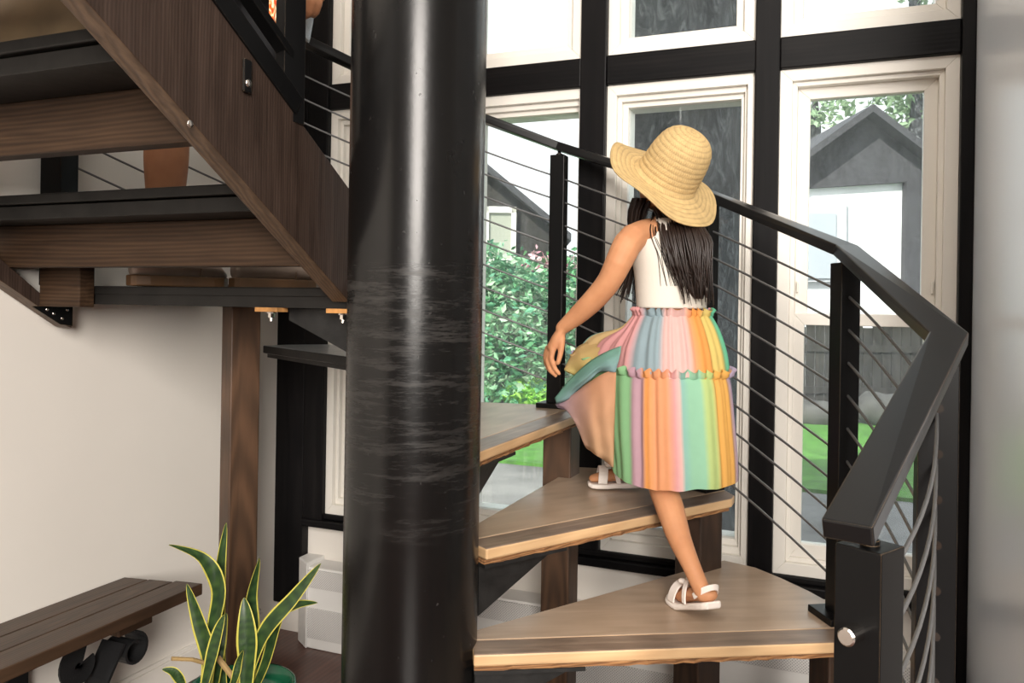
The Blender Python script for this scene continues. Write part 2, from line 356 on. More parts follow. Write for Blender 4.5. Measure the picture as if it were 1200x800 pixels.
        if bevel:
            b = o.modifiers.new('bevel', 'BEVEL'); b.width = bevel; b.segments = 2; b.limit_method = 'ANGLE'; b.angle_limit = R(40)
        return o
WL = {}
def thing(name, loc, label, cat, group=None, rotz=0):
    o = bpy.data.objects.new(name, None); COL.objects.link(o); o.location = loc; o.rotation_euler = (0, 0, rotz)
    o.empty_display_size = .1
    WL[o.name] = Vector(loc); return tag(o, label, cat, group)
def tag(o, label, cat, group=None):
    o['label'] = label; o['category'] = cat
    if group: o['group'] = group
    return o
def struct(o): o['kind'] = 'structure'; return o
def root(name, loc=(0, 0, 0)):
    o = bpy.data.objects.new(name, None); COL.objects.link(o); o.location = loc; WL[o.name] = Vector(loc); return struct(o)
def remesh(o, vox, smooth=6, fac=.5):
    r = o.modifiers.new('r', 'REMESH'); r.mode = 'VOXEL'; r.voxel_size = vox
    if smooth:
        k = o.modifiers.new('s', 'SMOOTH'); k.iterations = smooth; k.factor = fac
    dg = bpy.context.evaluated_depsgraph_get(); dg.update()
    me = bpy.data.meshes.new_from_object(o.evaluated_get(dg)); mats = list(o.data.materials)
    o.modifiers.clear(); o.data = me
    for p in me.polygons: p.use_smooth = True
    me.name = o.name
    return o
def lerp(a, b, t): return a + (b - a) * t
def spline(pts, n):
    """Catmull-Rom through tuples"""
    P = [Vector(p) if len(p) <= 4 else p for p in pts]; out = []
    m = len(P) - 1
    for i in range(n + 1):
        t = i / n * m; k = min(int(t), m - 1); f = t - k
        p0, p1, p2, p3 = P[max(k - 1, 0)], P[k], P[k + 1], P[min(k + 2, m)]
        out.append(.5 * ((2 * p1) + (p2 - p0) * f + (2 * p0 - 5 * p1 + 4 * p2 - p3) * f * f + (3 * p1 - p0 - 3 * p2 + p3) * f ** 3))
    return out

# ================================================================== THE SETTING
XL, XR, YW, ZC = -1.18, 1.172, 1.08, 4.5
struct(MB().box((XL - .1, -5.2, -.1), (5, YW + .15, 0)).build('floor', M['floor']))
struct(MB().box((XL - .15, -5.2, ZC), (5, YW + .25, ZC + .15)).build('ceiling', M['ceil']))
struct(MB().box((XL - .15, -5.2, 0), (XL, YW + .2, ZC)).build('wall_left', M['wall']))
struct(MB().box((XR, 0.0, 0), (XR + .15, YW + .2, ZC)).build('wall_right', M['rwall']))
struct(MB().box((XR + .15, 0.0, 0), (5, .15, ZC)).build('wall_side', M['taupe']))
struct(MB().box((5, -5.2, 0), (5.15, .15, ZC)).build('wall_far', M['taupe']))
struct(MB().box((XL - .15, -5.35, 0), (5.15, -5.2, ZC)).build('wall_back', M['taupe']))
# window wall: white apron below the sills, header above the windows
struct(MB().box((XL, YW + .005, 0), (XR, YW + .16, .43)).build('wall_window', M['wall']))
struct(MB().box((XL, YW + .005, 3.62), (XR, YW + .16, ZC)).build('wall_header', M['wall']))
b = MB().box((XL, -5.2, 0), (XL + .016, .97, .105)).box((XL, -5.2, .105), (XL + .010, .97, .118))
struct(b.build('baseboard_left', M['wall'], bevel=.002))
# black timber frame
WX = [(-.963, -.497), (-.43, .027), (.115, .583), (.655, 1.137)]
k = 1
def trim(mb, mt):
    global k
    struct(mb.build('trim_%d' % k, mt, bevel=.004)); k += 1
YF = 1.045
trim(MB().box((XL, YF, .12), (-1.05, YW + .14, 3.62)).box((-1.05, YF, .43), (-.963, YW + .14, 3.62)), M['black_timber'])
trim(MB().box((-.497, YF, .478), (-.43, YW + .14, 3.62)), M['black_timber'])
trim(MB().box((.027, YF, .478), (.115, YW + .14, 3.62)), M['black_timber'])
trim(MB().box((.583, YF, .478), (.655, YW + .14, 3.62)), M['black_timber'])
trim(MB().box((1.137, YF - .01, 0), (XR, YW + .14, 3.62)), M['black_timber'])
for x0, x1 in WX:
    trim(MB().box((x0, YF + .006, 2.004), (x1, YW + .14, 2.1)), M['black_beam'])
    trim(MB().box((x0, YF, 3.55), (x1, YW + .14, 3.62)), M['black_beam'])
trim(MB().box((-1.05, YF - .012, .430), (1.137, YW + .14, .458)).box((-1.05, YF + .012, .458), (1.137, YW + .14, .478)), M['black_beam'])
# windows: cream vinyl, double hung below, fixed above
def ringbox(mb, x0, x1, z0, z1, w, y0, y1, wb=None, wt=None):
    wb = w if wb is None else wb; wt = w if wt is None else wt
    # mitred rectangular frame
    for poly in ([(x0, z0), (x1, z0), (x1 - w, z0 + wb), (x0 + w, z0 + wb)], [(x1, z0), (x1, z1), (x1 - w, z1 - wt), (x1 - w, z0 + wb)],
                 [(x1, z1), (x0, z1), (x0 + w, z1 - wt), (x1 - w, z1 - wt)], [(x0, z1), (x0, z0), (x0 + w, z0 + wb), (x0 + w, z1 - wt)]):
        mb.prism([(x, y0, z) for x, z in poly], (0, y1 - y0, 0))
wn = 1
for x0, x1 in WX:
    t = root('window_%d' % wn, ((x0 + x1) / 2, YW, .478)); wn += 1
    if x0 < .6:     # fixed light
        wl_, wr_ = {0: (.06, .05), 1: (.06, .018), 2: (.062, .045)}[wn - 2]
        f = MB()
        def rb(a, b_, c, d, m0, m1, m2, m3, ya, yb_):
            f.prism([(a, ya, c), (b_, ya, c), (b_ - m1, ya, c + m2), (a + m0, ya, c + m2)], (0, yb_ - ya, 0)); f.prism([(b_, ya, d), (a, ya, d), (a + m0, ya, d - m3), (b_ - m1, ya, d - m3)], (0, yb_ - ya, 0))
            f.prism([(a, ya, d), (a, ya, c), (a + m0, ya, c + m2), (a + m0, ya, d - m3)], (0, yb_ - ya, 0)); f.prism([(b_, ya, c), (b_, ya, d), (b_ - m1, ya, d - m3), (b_ - m1, ya, c + m2)], (0, yb_ - ya, 0))
        rb(x0, x1, .478, 2.004, wl_ * .5, wr_ * .5, .036, .034, YW - .012, YW + .12)
        rb(x0 + wl_ * .5, x1 - wr_ * .5, .514, 1.97, wl_ * .22, wr_ * .22, .022, .018, YW + .008, YW + .12)
        rb(x0 + wl_ * .72, x1 - wr_ * .72, .536, 1.952, wl_ * .28, wr_ * .28, .02, .016, YW + .026, YW + .12)
        f.build('window_frame', M['vinyl'], t, bevel=.0015)
        MB().box((x0 + wl_ * .9, YW + .05, .55), (x1 - wr_ * .9, YW + .054, 1.94)).build('pane', M['glass'], t)
        continue
    f = MB(); ringbox(f, x0, x1, .478, 2.004, .036, YW - .012, YW + .12)
    ringbox(f, x0 + .036, x1 - .036, .514, 1.968, .014, YW + .004, YW + .12)
    f.build('window_frame', M['vinyl'], t, bevel=.002)
    s = MB(); ringbox(s, x0 + .05, x1 - .05, 1.232, 1.954, .036, YW + .034, YW + .07, wb=.032, wt=.034)
    s.box((x0 + .055, YW + .022, 1.33), (x0 + .061, YW + .034, 1.365)).box((x1 - .061, YW + .022, 1.33), (x1 - .055, YW + .034, 1.365))
    u = s.build('upper_sash', M['vinyl'], t, bevel=.002)
    MB().box((x0 + .08, YW + .05, 1.26), (x1 - .08, YW + .054, 1.925)).build('pane', M['glass'], u)
    s = MB(); ringbox(s, x0 + .045, x1 - .045, .528, 1.268, .034, YW + .012, YW + .05, wb=.042, wt=.036)
    l = s.build('lower_sash', M['vinyl'], t, bevel=.002)
    MB().box((x0 + .075, YW + .03, .565), (x1 - .075, YW + .034, 1.236)).build('pane', M['glass'], l)
for x0, x1 in WX:
    t = root('window_%d' % wn, ((x0 + x1) / 2, YW, 2.1)); wn += 1
    f = MB(); ringbox(f, x0, x1, 2.1, 3.55, .036, YW - .012, YW + .12); ringbox(f, x0 + .036, x1 - .036, 2.136, 3.514, .026, YW + .01, YW + .1)
    f.build('window_frame', M['vinyl'], t, bevel=.002)
    MB().box((x0 + .058, YW + .05, 2.158), (x1 - .058, YW + .054, 3.49)).build('pane', M['glass'], t)

# ================================================================== SPIRAL STAIR
ZT = lambda i: .57 + .19 * (i - 1)
tag(MB().lathe([(.1415, 0), (.1415, ZC)], 96, cap=False).build('steel_column', M['column'], smooth=True),
    'thick round black steel column at the heart of the spiral stair', 'column')
def stepped(pts): return pts
NOSE = 28.8
def tread_outline():
    pts = [(.128, -.093, 0), (.945, -.093, 0), (.985, -.07, 0)]
    for a in (0, 6, 12, 18, 23): pts.append((1.018 * math.cos(R(a)), 1.018 * math.sin(R(a)), 0))
    pts += [(.872, .466, 0), (.125, .025, 0)]
    return pts
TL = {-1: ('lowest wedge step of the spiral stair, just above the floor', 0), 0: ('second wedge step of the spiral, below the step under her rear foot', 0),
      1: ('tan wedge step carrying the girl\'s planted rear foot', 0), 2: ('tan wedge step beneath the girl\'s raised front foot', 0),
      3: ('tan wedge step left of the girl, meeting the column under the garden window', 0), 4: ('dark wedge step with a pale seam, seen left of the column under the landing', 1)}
for i in range(-1, 5):
    dark = TL[i][1]
    t = thing('stair_tread', (0, 0, ZT(i)), TL[i][0], 'stair step', 'wedge steps around the column', R(NOSE + 30.1 * (i - 1)))
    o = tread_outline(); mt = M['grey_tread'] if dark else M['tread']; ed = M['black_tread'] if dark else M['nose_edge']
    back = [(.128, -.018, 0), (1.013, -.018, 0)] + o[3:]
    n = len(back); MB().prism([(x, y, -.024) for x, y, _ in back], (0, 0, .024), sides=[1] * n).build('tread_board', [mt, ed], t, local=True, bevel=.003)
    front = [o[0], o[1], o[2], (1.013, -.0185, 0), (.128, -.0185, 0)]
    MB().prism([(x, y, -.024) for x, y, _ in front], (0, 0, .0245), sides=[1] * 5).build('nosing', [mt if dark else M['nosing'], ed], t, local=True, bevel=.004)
    # rough ply layer, ragged along the nose
    pl = [(.13, -.083, 0)]
    rnd = random.Random(i + 40)
    for q in range(1, 40): pl.append((.13 + q * .02, -.083 + rnd.uniform(-.004, .004), 0))
    pl += [(.95, -.08, 0)] + [(x * .985, y * .985, 0) for x, y, _ in o[3:8]] + [(.86, .45, 0), (.13, .025, 0)]
    MB().prism([(x, y, -.036) for x, y, _ in pl], (0, 0, .012)).build('plywood_layer', M['black_tread'] if dark else M['ply'], t, local=True)
    if dark: 
        MB().box((.2, -.002, .0), (.97, .002, .0012), mtx=Matrix.Rotation(R(14), 4, 'Z')).build('seam', M['wall'], t, local=True)
    g = MB(); g.prism([(.135, -.056, -.036), (.35, -.056, -.036), (.35, -.056, -.044), (.135, -.056, -.155)], (0, .012, 0))
    g.box((.13, -.085, -.044), (.36, -.01, -.036))
    g.build('bracket', M['gusset'], t, local=True)
# landing
LZ = 1.31
t = thing('stair_landing', (-.66, .3, LZ), 'black-edged square landing the man stands on, left of the column', 'landing')
c5 = R(NOSE + 120.4)
def L5(x, y): return (x * math.cos(c5) - y * math.sin(c5), x * math.sin(c5) + y * math.cos(c5))
pl = [(-.142, .05), L5(.13, .0), L5(1.06, -.0), (-.98, .66), (XL, .66), (XL, .05)]
pl = [(p[0], p[1], LZ - .022) for p in pl]
MB().prism(pl, (0, 0, .022), mi=0).build('landing_board', M['black_tread'], t, bevel=.003)
MB().prism([(p[0], p[1] + (.004 if p[1] < .06 else -.01), LZ - .048) for p in pl], (0, 0, .026)).build('plywood_layer', M['black_tread'], t)
g = MB(); g.prism([(-.14, .1, LZ - .05), (-.14, .1, LZ - .19), (-.40, .1, LZ - .078), (-.40, .1, LZ - .05)], (0, .012, 0)); g.build('bracket', M['gusset'], t)
for px in (318, 402):
    p = Q(px, 362, 1.83 if px > 350 else 1.9); p.z = LZ - .048
    w = MB().box((p.x - .032, p.y - .02, p.z - .010), (p.x + .032, p.y + .02, p.z)).build('packer', M['bolt_wood'], t)
    MB().lathe([(.011, p.z - .014), (.011, p.z - .010)], 12, Matrix.Translation((p.x, p.y, 0))).lathe([(.0075, p.z - .024), (.0075, p.z - .014)], 6, Matrix.Translation((p.x, p.y, 0))).lathe([(.004, p.z - .032), (.004, p.z - .024)], 10, Matrix.Translation((p.x, p.y, 0))).build('bolt', M['chrome'], w)
# timber support posts under the noses
SP = {1: ('dark timber post under the right end of the lowest visible step', M['support']), 2: ('dark timber post holding the step under her front foot', M['support']),
      3: ('dark timber post holding the step left of the girl', M['support_mid']), 4: ('timber post hidden behind the round column', M['support']),
      5: ('tall brown timber post under the landing behind the snake plant', M['support_mid'])}
for i in range(1, 6):
    a = R(NOSE + 30.1 * (i - 1)); zt = (ZT(i) - .036) if i < 5 else LZ - .048
    x, y = .855, -.03
    x = {1: .94, 2: .885, 5: 1.0}.get(i, .86)
    if i == 5: y = .03
    px_, py_ = x * math.cos(a) - y * math.sin(a), x * math.sin(a) + y * math.cos(a)
    o = MB().box((-.045, -.045, 0), (.045, .045, zt)).build('support_post', SP[i][1], bevel=.004); o.location = (px_, py_, 0); o.rotation_euler = (0, 0, a)
    tag(o, SP[i][0], 'post', 'timber posts under the spiral steps')

# ================================================================== RAILING
RP = .981; HP = .816; HR = .857
def post_xy(i): a = R(30.9 + 30.1 * (i - 1)); return RP * math.cos(a), RP * math.sin(a), a
PL = {-1: 'nearest black railing post at lower right with a steel cable stud', 0: 'black railing post with cable holes beside the right wall',
      1: 'black railing post right of the girl in front of the right window', 2: 'black railing post hidden behind the girl\'s hair and skirt',
      3: 'black railing post left of the girl on the step by the garden window', 4: 'black railing post hidden behind the round column', 5: 'black railing post at the landing behind the man'}
POST = {}
PW = {-1: .055, 0: .06}
for i in range(-1, 6):
    x, y, a = post_xy(i); z = ZT(i) if i < 5 else LZ
    hp = HP if i < 5 else HP + .02
    if i == -1: x += .008
    t = thing('railing_post', (x, y, z), PL[i], 'railing post', 'black steel posts of the cable railing', a)
    w = PW.get(i, .048) / 2
    MB().box((-w, -w, 0), (w, w, hp)).build('post_shaft', M['steel'], t, local=True, bevel=.002)
    MB().box((-.052, -.05, 0), (.035, .05, .016)).build('base_plate', M['steel'], t, local=True, bevel=.002)
    MB().lathe([(.011, hp), (.011, hp + .006), (.006, hp + .007), (.006, hp + .022), (.010, hp + .023), (.010, hp + .03)], 12).build('rail_pin', M['steel'], t, local=True)
    if i == -1:
        m4 = Matrix.Translation((0, -w, hp - .095)) @ Matrix.Rotation(R(90), 4, 'X')
        MB().lathe([(.0105, 0), (.0105, .022), (.0085, .024)], 20, m4).build('cable_stud', M['chrome'], t, local=True, smooth=False)
    if i == 0:
        for q in range(9):
            m4 = Matrix.Translation((0, -w + .0005, hp - .078 - .0745 * q)) @ Matrix.Rotation(R(90), 4, 'X')
            MB().lathe([(.0075, -.004), (.0075, .0012)], 16, m4).build('cable_hole', M['nail'], t, local=True)
    POST[i] = (x, y, z, hp)
# post on the wall side of the upper flight
x6, y6 = -1.125, .055
t = thing('railing_post', (x6, y6, LZ), 'black railing post on the wall side of the upper flight, seen between two steps', 'railing post', 'black steel posts of the cable railing', R(10))
MB().box((-.032, -.032, 0), (.032, .032, 1.05)).build('post_shaft', M['steel'], t, local=True, bevel=.002)
POST[6] = (x6, y6, 1.50, HP)
# handrail
rp = []
for i in range(-1, 7):
    x, y, z, hp = POST[i]; rp.append(Vector((x, y, z + HR - .012 + (.006 if i == 0 else 0))))
rp[0] -= RIGHT * .018; rp[1] += RIGHT * .018
d = (rp[0] - rp[1]).normalized(); rp[0] = rp[0] + d * .03
tag(MB().bar(rp, .056, .026).build('handrail', M['rail'], bevel=.003), 'flat black steel handrail winding up the spiral stair', 'handrail')
ordn = ['topmost', 'second', 'third', 'fourth', 'fifth', 'sixth', 'seventh', 'eighth', 'ninth', 'lowest']
for q in range(10):
    off = HP - .07 - .0745 * q
    path = []
    for i in range(-1, 6):
        a = Vector((POST[i][0], POST[i][1], POST[i][2] + off)); c = Vector((POST[i + 1][0], POST[i + 1][1], POST[i + 1][2] + off))
        ta = R(30.9 + 30.1 * (i - 1)); tb = R(30.9 + 30.1 * i); 
        va = Vector((-math.sin(ta), math.cos(ta), 0)); vb = Vector((-math.sin(tb), math.cos(tb), 0)); dz = Vector((0, 0, c.z - a.z)); cv = (c - a)
        if i == 5: va = vb = cv.normalized()
        wv = .65 if i == -1 else .45
        m0 = va * (c - a).length * wv + cv * (1 - wv); m1 = vb * (c - a).length * wv + cv * (1 - wv); m0.z = dz.z; m1.z = dz.z * (1.6 if i == -1 else 1)
        sag = .004
        for s in range(12):
            f = s / 12; p = a * (2 * f ** 3 - 3 * f * f + 1) + m0 * (f ** 3 - 2 * f * f + f) + c * (3 * f * f - 2 * f ** 3) + m1 * (f ** 3 - f * f); p.z -= sag * 4 * f * (1 - f)
            path.append(p)
    path.append(c)
    tag(MB().tube(path, .0031, 6).build('railing_cable', M['cable'], smooth=True), '%s thin steel cable of the railing, counting down from the handrail' % ordn[q], 'cable', 'steel cables strung through the posts')

# ================================================================== UPPER FLIGHT
XO, XI, PIT = -.19, -.235, -.62
def top_z(y): return 1.649 + (y + .158) * PIT
def bot_z(y): return 1.381 + (y + .126) * PIT
def stringer_mb(xo, xi, ye, yb, zcut):
    mb = MB(); Ys = [ye, ye - .5, ye - 1.0, ye - 1.6]
    yk = -.126 + (zcut - 1.381) / PIT - .002
    poly = [(0, ye, top_z(ye)), (0, ye, zcut), (0, yk, zcut)] + [(0, yb, bot_z(yb)), (0, yb, top_z(yb))]
    mb.prism([(xo, p[1], p[2]) for p in poly], (xi - xo, 0, 0), sides=[0, 1, 1, 0, 0])
    return mb
t = thing('stair_stringer', (XO, .1, 1.27), 'wide dark plywood stringer slanting down to the column', 'stringer', 'stringers of the upper flight')
stringer_mb(XO, XI, .047, -1.5, 1.278).build('stringer_board', [M['stringer'], M['ply_edge']], t, bevel=.002)
for px, py in ((223, 145),):
    p = Q(px, py, 1.0); r = (XO - CAM.x) / (p.x - CAM.x); p = CAM + (p - CAM) * r
    MB().ball(p, (.003, .007, .007), 8).build('bolt_head', M['chrome'], t, smooth=True)
t = thing('stair_stringer', (-1.15, .1, 1.2), 'dark plywood stringer against the white wall, ending in a bolted plate', 'stringer', 'stringers of the upper flight')
def lz(y): return 1.2 + (y - .085) * PIT
MB().prism([(-1.175, .10, 1.195), (-1.175, .10, 1.262), (-1.175, .04, 1.262), (-1.175, -1.5, lz(-1.5) + .25), (-1.175, -1.5, lz(-1.5)), (-1.175, .085, lz(.085))], (.05, 0, 0), sides=[1, 0, 0, 0, 1, 1]).build('stringer_board', [M['stringer'], M['ply_edge']], t, bevel=.002)
pb = MB(); pb.prism([(-1.124, .098, 1.2), (-1.124, .098, 1.255), (-1.124, -.02, 1.255), (-1.124, -.02, 1.252), (-1.124, .06, 1.205)], (.004, 0, 0)); pp = pb.build('end_plate', M['steel'], t)
for q, (yy, zz) in enumerate(((.04, 1.235), (.065, 1.222), (.08, 1.245), (.02, 1.246))): MB().ball((-1.119, yy, zz), (.003, .005, .005), 6).build('screw', M['chrome'], pp, smooth=True)
bx = MB(); bx.prism([(-1.124, .046, 1.254), (-1.124, .0, 1.254), (-1.124, .0, 1.37), (-1.124, .046, 1.37)], (.146, 0, 0)); bx.build('block', M['beam'], t, bevel=.003)
# steps of the flight
SL = {0: 'black-edged first step of the upper flight above the landing', 1: 'black-edged second step of the upper flight, topmost in view'}
SL[2] = 'third step of the upper flight, above the crumpled bag'; SL[3] = 'fourth step of the upper flight, above the frame'
for q in range(4):
    zt = (1.513, 1.715, 1.917, 2.12)[q]; yb = (-.205, -.546, -.888, -1.23)[q]
    t = thing('flight_step', ((XI - 1.13) / 2, yb + .15, zt), SL[q], 'stair step', 'straight steps of the upper flight')
    MB().box((-1.176, yb, zt - .022), (XI, yb + .33, zt)).build('tread_board', M['black_tread'], t, bevel=.003)
    MB().box((-1.176, yb + .010, zt - .056), (XI, yb + .28, zt - .025)).build('sub_board', M['black_tread'], t, bevel=.002)
    yk = (-.085, -.40, -.74, -1.085)[q]
    MB().box((-1.176, yk, 1.352 + .202 * q), (XI, yk + .04, zt - .056)).build('support_beam', M['beam'], t, bevel=.003)
# guard on the stringer: bottom channel, mid bar, post
t = thing('stair_guard', (-.195, -.06, 1.7), 'black steel guard rail bolted on the dark stringer at upper left', 'guard rail')
xg = -.205
def gz(y, o): return top_z(y) + o
MB().bar([(xg, -.155, gz(-.155, .022)), (xg, -1.5, gz(-1.5, .022))], .04, .042, up=(0, 0, 1)).build('bottom_channel', M['steel'], t, bevel=.002)
MB().bar([(xg, -.165, gz(-.165, .112)), (xg, -1.5, gz(-1.5, .112))], .03, .018).build('middle_bar', M['steel'], t, bevel=.002)
p1 = MB().box((-.012, -.027, 0), (.016, .027, 1.0)); o = p1.build('post_shaft', M['steel'], t, local=True, bevel=.002); o.rotation_euler = (0, 0, R(-12)); o.location = (xg + .195, -.105, -.065)
pt = Q(289, 98, 1); r = (XO + .004 - CAM.x) / (pt.x - CAM.x); pt = CAM + (pt - CAM) * r
tb = MB().box((pt.x - .003, pt.y - .011, pt.z - .017), (pt.x + .004, pt.y + .011, pt.z + .045)).build('mounting_tab', M['steel'], t, bevel=.004)
MB().ball((pt.x + .004, pt.y, pt.z), (.004, .008, .008), 8).build('screw', M['chrome'], tb, smooth=True)

# ================================================================== FURNISHINGS
# wall bench
t = thing('wall_bench', (-1.05, -.2, .43), 'dark walnut plank bench along the white wall at lower left', 'bench')
zb = .43
for x0, x1, ye in ((-1.178, -1.098, .345), (-1.096, -1.016, .362), (-1.014, -.924, .386)):
    MB().prism([(x0, -1.3, zb - .034), (x1, -1.3, zb - .034), (x1, ye + .008, zb - .034), (x0, ye - .006, zb - .034)], (0, 0, .034)).build('seat_plank', M['bench'], t, bevel=.003)
MB().box((-1.15, .12, zb - .066), (-.955, .235, zb - .034)).build('cleat', M['bench'], t, bevel=.003)
# scrolled iron bracket
br = MB()
sc = []
for q in range(26):
    a = R(90 - q * 16); rr = .052 - .0011 * q
    sc.append(Vector((0, .175 + rr * math.cos(a), zb - .12 + rr * math.sin(a))))
br.loft([[Vector((-1.035, p.y, p.z)), Vector((-.955, p.y, p.z)), Vector((-.955, p.y, p.z)) + (Vector((0, .175, zb - .12)) - p).normalized() * .007, Vector((-1.035, p.y, p.z)) + (Vector((0, .175, zb - .12)) - p).normalized() * .007] for p in sc])
br.bar([(-.995, .14, zb - .09), (-.995, .09, zb - .17), (-.995, .05, zb - .3)], .08, .008, up=(0, 1, 0))
sc2 = [Vector((-.995, .03 + (.035 - .0009 * q) * math.cos(R(60 + q * 15)), zb - .11 + (.035 - .0009 * q) * math.sin(R(60 + q * 15)))) for q in range(22)]
br.bar(sc2, .06, .006, up=(1, 0, 0))
sc3 = [Vector((-.995, -.03 + .04 * math.cos(R(90 - q * 14)), zb - .2 + .04 * math.sin(R(90 - q * 14)))) for q in range(22)]
br.loft([[Vector((-1.035, p.y, p.z)), Vector((-.955, p.y, p.z)), Vector((-.955, p.y * .9, p.z - .004)), Vector((-1.035, p.y * .9, p.z - .004))] for p in sc3])
br.build('scroll_bracket', M['iron'], t)
MB().box((XL, -.06, .05), (XL + .04, .0, zb - .034)).build('wall_plate', M['iron'], t, bevel=.002)
# baseboard heater
t = thing('baseboard_heater', (0, 1.02, 0), 'white baseboard heater with perforated panels under the windows', 'heater')
y0, y1 = .972, 1.083
MB().box((-.975, y0 + .012, .0), (1.13, y1, .3)).build('cabinet', M['heater'], t, bevel=.004)
MB().prism([(-1.045, y1, 0), (-1.045, y1 - .06, 0), (-.972, y0, 0), (-.972, y1, 0)], (0, 0, .315)).build('end_cap', M['heater'], t, bevel=.004)
MB().box((-.97, y0 + .006, .226), (1.13, y0 + .013, .292)).build('upper_grille', M['grille'], t)
MB().box((-.97, y0 + .006, .04), (1.13, y0 + .013, .15)).build('lower_grille', M['grille'], t)
# snake plant
pc = Q(283, 803, 2.0)
t = thing('snake_plant', (pc.x, pc.y, 0), 'snake plant with yellow-edged leaves in a green pot by the bench', 'potted plant')
zr = pc.z
pm = Matrix.Translation((pc.x, pc.y, 0))
MB().lathe([(.085, .0), (.09, .01), (.128, zr - .02), (.132, zr - .012), (.132, zr), (.124, zr), (.118, zr - .03), (.116, zr - .05)], 48, pm).build('pot', M['pot'], t, smooth=True)
MB().lathe([(.117, zr - .052), (.08, zr - .044), (.02, zr - .042)], 32, pm).build('soil', M['soil'], t, smooth=True)
def leaf(pts, wmax, face, tw=0., fold=.25):
    """pts: (px, py, depth) up the midrib; yellow margins as vertex colour, a pattern of the plant itself"""
    P = spline([Q(*p) for p in pts], 26); mb = MB(); cols = []; rows = []
    rnd = random.Random(int(pts[0][0] * 7 + pts[-1][1]))
    for i, p in enumerate(P):
        f = i / 26; tn = (P[min(i + 1, 26)] - P[max(i - 1, 0)]).normalized()
        fc = face(f); sd = tn.cross(fc).normalized(); nn = sd.cross(tn).normalized()
        w = wmax * min(1, .55 + 1.1 * f) * (1 - max(0, (f - .45) / .55) ** 1.8) ** .9 * .45 + .0006
        for th in (0, 1):
            row = []
            for s in (-1, -.85, -.78, -.35, 0, .35, .78, .85, 1):
                row.append(p + sd * s * w + nn * (abs(s) ** 1.5 * w * fold * 1.0) + nn * (-.0022 * th * (1 - abs(s) * .8)))
                band = .5 + .5 * math.sin(f * 70 + 3 * mnoise.noise(Vector((f * 12, s * 2, rnd.random() * .01 + wmax * 90))))
                g = (.016 + .028 * band, .040 + .05 * band, .016 + .008 * band)
                cols.append((.62, .56, .10) if abs(s) > .79 else g)
            mb.v += row; 
    n = 9
    for i in range(26):
        for th in (0, 1):
            for s in range(8):
                a = (i * 2 + th) * n + s; b2 = ((i + 1) * 2 + th) * n + s
                mb.f.append([a, a + 1, b2 + 1, b2]); mb.m.append(0)
    for i in range(26):
        for s in (0, 8):
            a = i * 2 * n + s; b2 = (i + 1) * 2 * n + s
            mb.f.append([a, a + n, b2 + n, b2]); mb.m.append(0)
    mb.build('leaf', M['leaf'], t, smooth=True, colors=cols)
tc = -AWAY
fw = lambda f: tc
def turn(a0, a1): return lambda f: (tc * math.cos(R(lerp(a0, a1, f))) + RIGHT * math.sin(R(lerp(a0, a1, f))))
leaf([(243, 820, 1.97), (250, 740, 1.96), (257, 690, 1.95), (238, 655, 1.93), (198, 638, 1.90)], .046, lambda f: (tc * (1 - f * .5) + UP * (.2 + .9 * f) - RIGHT * .2))
leaf([(262, 815, 2.03), (256, 740, 2.03), (258, 670, 2.03), (265, 612, 2.03)], .035, turn(35, 20))
leaf([(240, 810, 1.95), (245, 770, 1.94), (233, 728, 1.93), (219, 684, 1.92)], .045, turn(-10, 5))
leaf([(288, 815, 1.94), (290, 765, 1.93), (289, 730, 1.93), (286, 700, 1.94)], .054, turn(0, 10))
leaf([(292, 812, 1.99), (295, 745, 1.99), (294, 700, 1.99), (304, 654, 1.99)], .042, turn(25, 60))
leaf([(285, 812, 1.95), (308, 745, 1.93), (345, 700, 1.90), (376, 660, 1.88)], .044, lambda f: tc + UP * .5 - RIGHT * .25)
leaf([(296, 812, 1.97), (312, 775, 1.95), (328, 722, 1.93), (348, 709, 1.92), (372, 706, 1.91)], .036, lambda f: tc * (1 - .4 * f) + UP * (.3 + .5 * f) - RIGHT * .3)
leaf([(238, 812, 1.90), (247, 775, 1.89), (256, 740, 1.89), (263, 720, 1.89)], .036, turn(-20, -20))
leaf([(250, 812, 1.99), (255, 770, 1.98), (260, 735, 1.98), (265, 718, 1.98)], .034, turn(30, 30))
leaf([(218, 815, 1.88), (212, 798, 1.87), (203, 787, 1.86), (190, 784, 1.85)], .026, lambda f: tc + UP * f)
leaf([(268, 815, 1.93), (276, 792, 1.92), (280, 775, 1.92), (285, 762, 1.91)], .02, turn(10, 10))
b = MB(); b.tube([Q(245, 778, 1.93), Q(225, 772.5, 1.9), Q(201, 771.5, 1.88)], [.009, .008, .008], 8, flat=(.6, 1)); b.tube([Q(255, 770, 1.95), Q(272, 792, 1.95), Q(284, 806, 1.95)], [.007, .007, .006], 8)
b.build('dry_stalk', M['dry'], t)
# crumpled bag on the upper step
zt = 1.712
mb = MB(); rings = []
for i in range(9):
    f = i / 8; ring = []
    for q in range(28):
        a = 2 * PI * q / 28; e = 2.6
        cx = abs(math.cos(a)) ** (2 / e) * (1 if math.cos(a) > 0 else -1); sy = abs(math.sin(a)) ** (2 / e) * (1 if math.sin(a) > 0 else -1)
        p = Vector((-.60 + .235 * cx * (1 - .12 * f), -.40 + .085 * sy * (1 - .55 * f), zt + .002 + .30 * f))
        nz = mnoise.noise(p * 11) * .03 * (f > 0)
        ring.append(p + Vector((cx, sy, 0)) * nz)
    rings.append(ring)
mb.loft(rings)
tag(mb.build('paper_bag', M['bag'], smooth=True), 'crumpled tan bag standing on the second upper step at top left', 'bag')

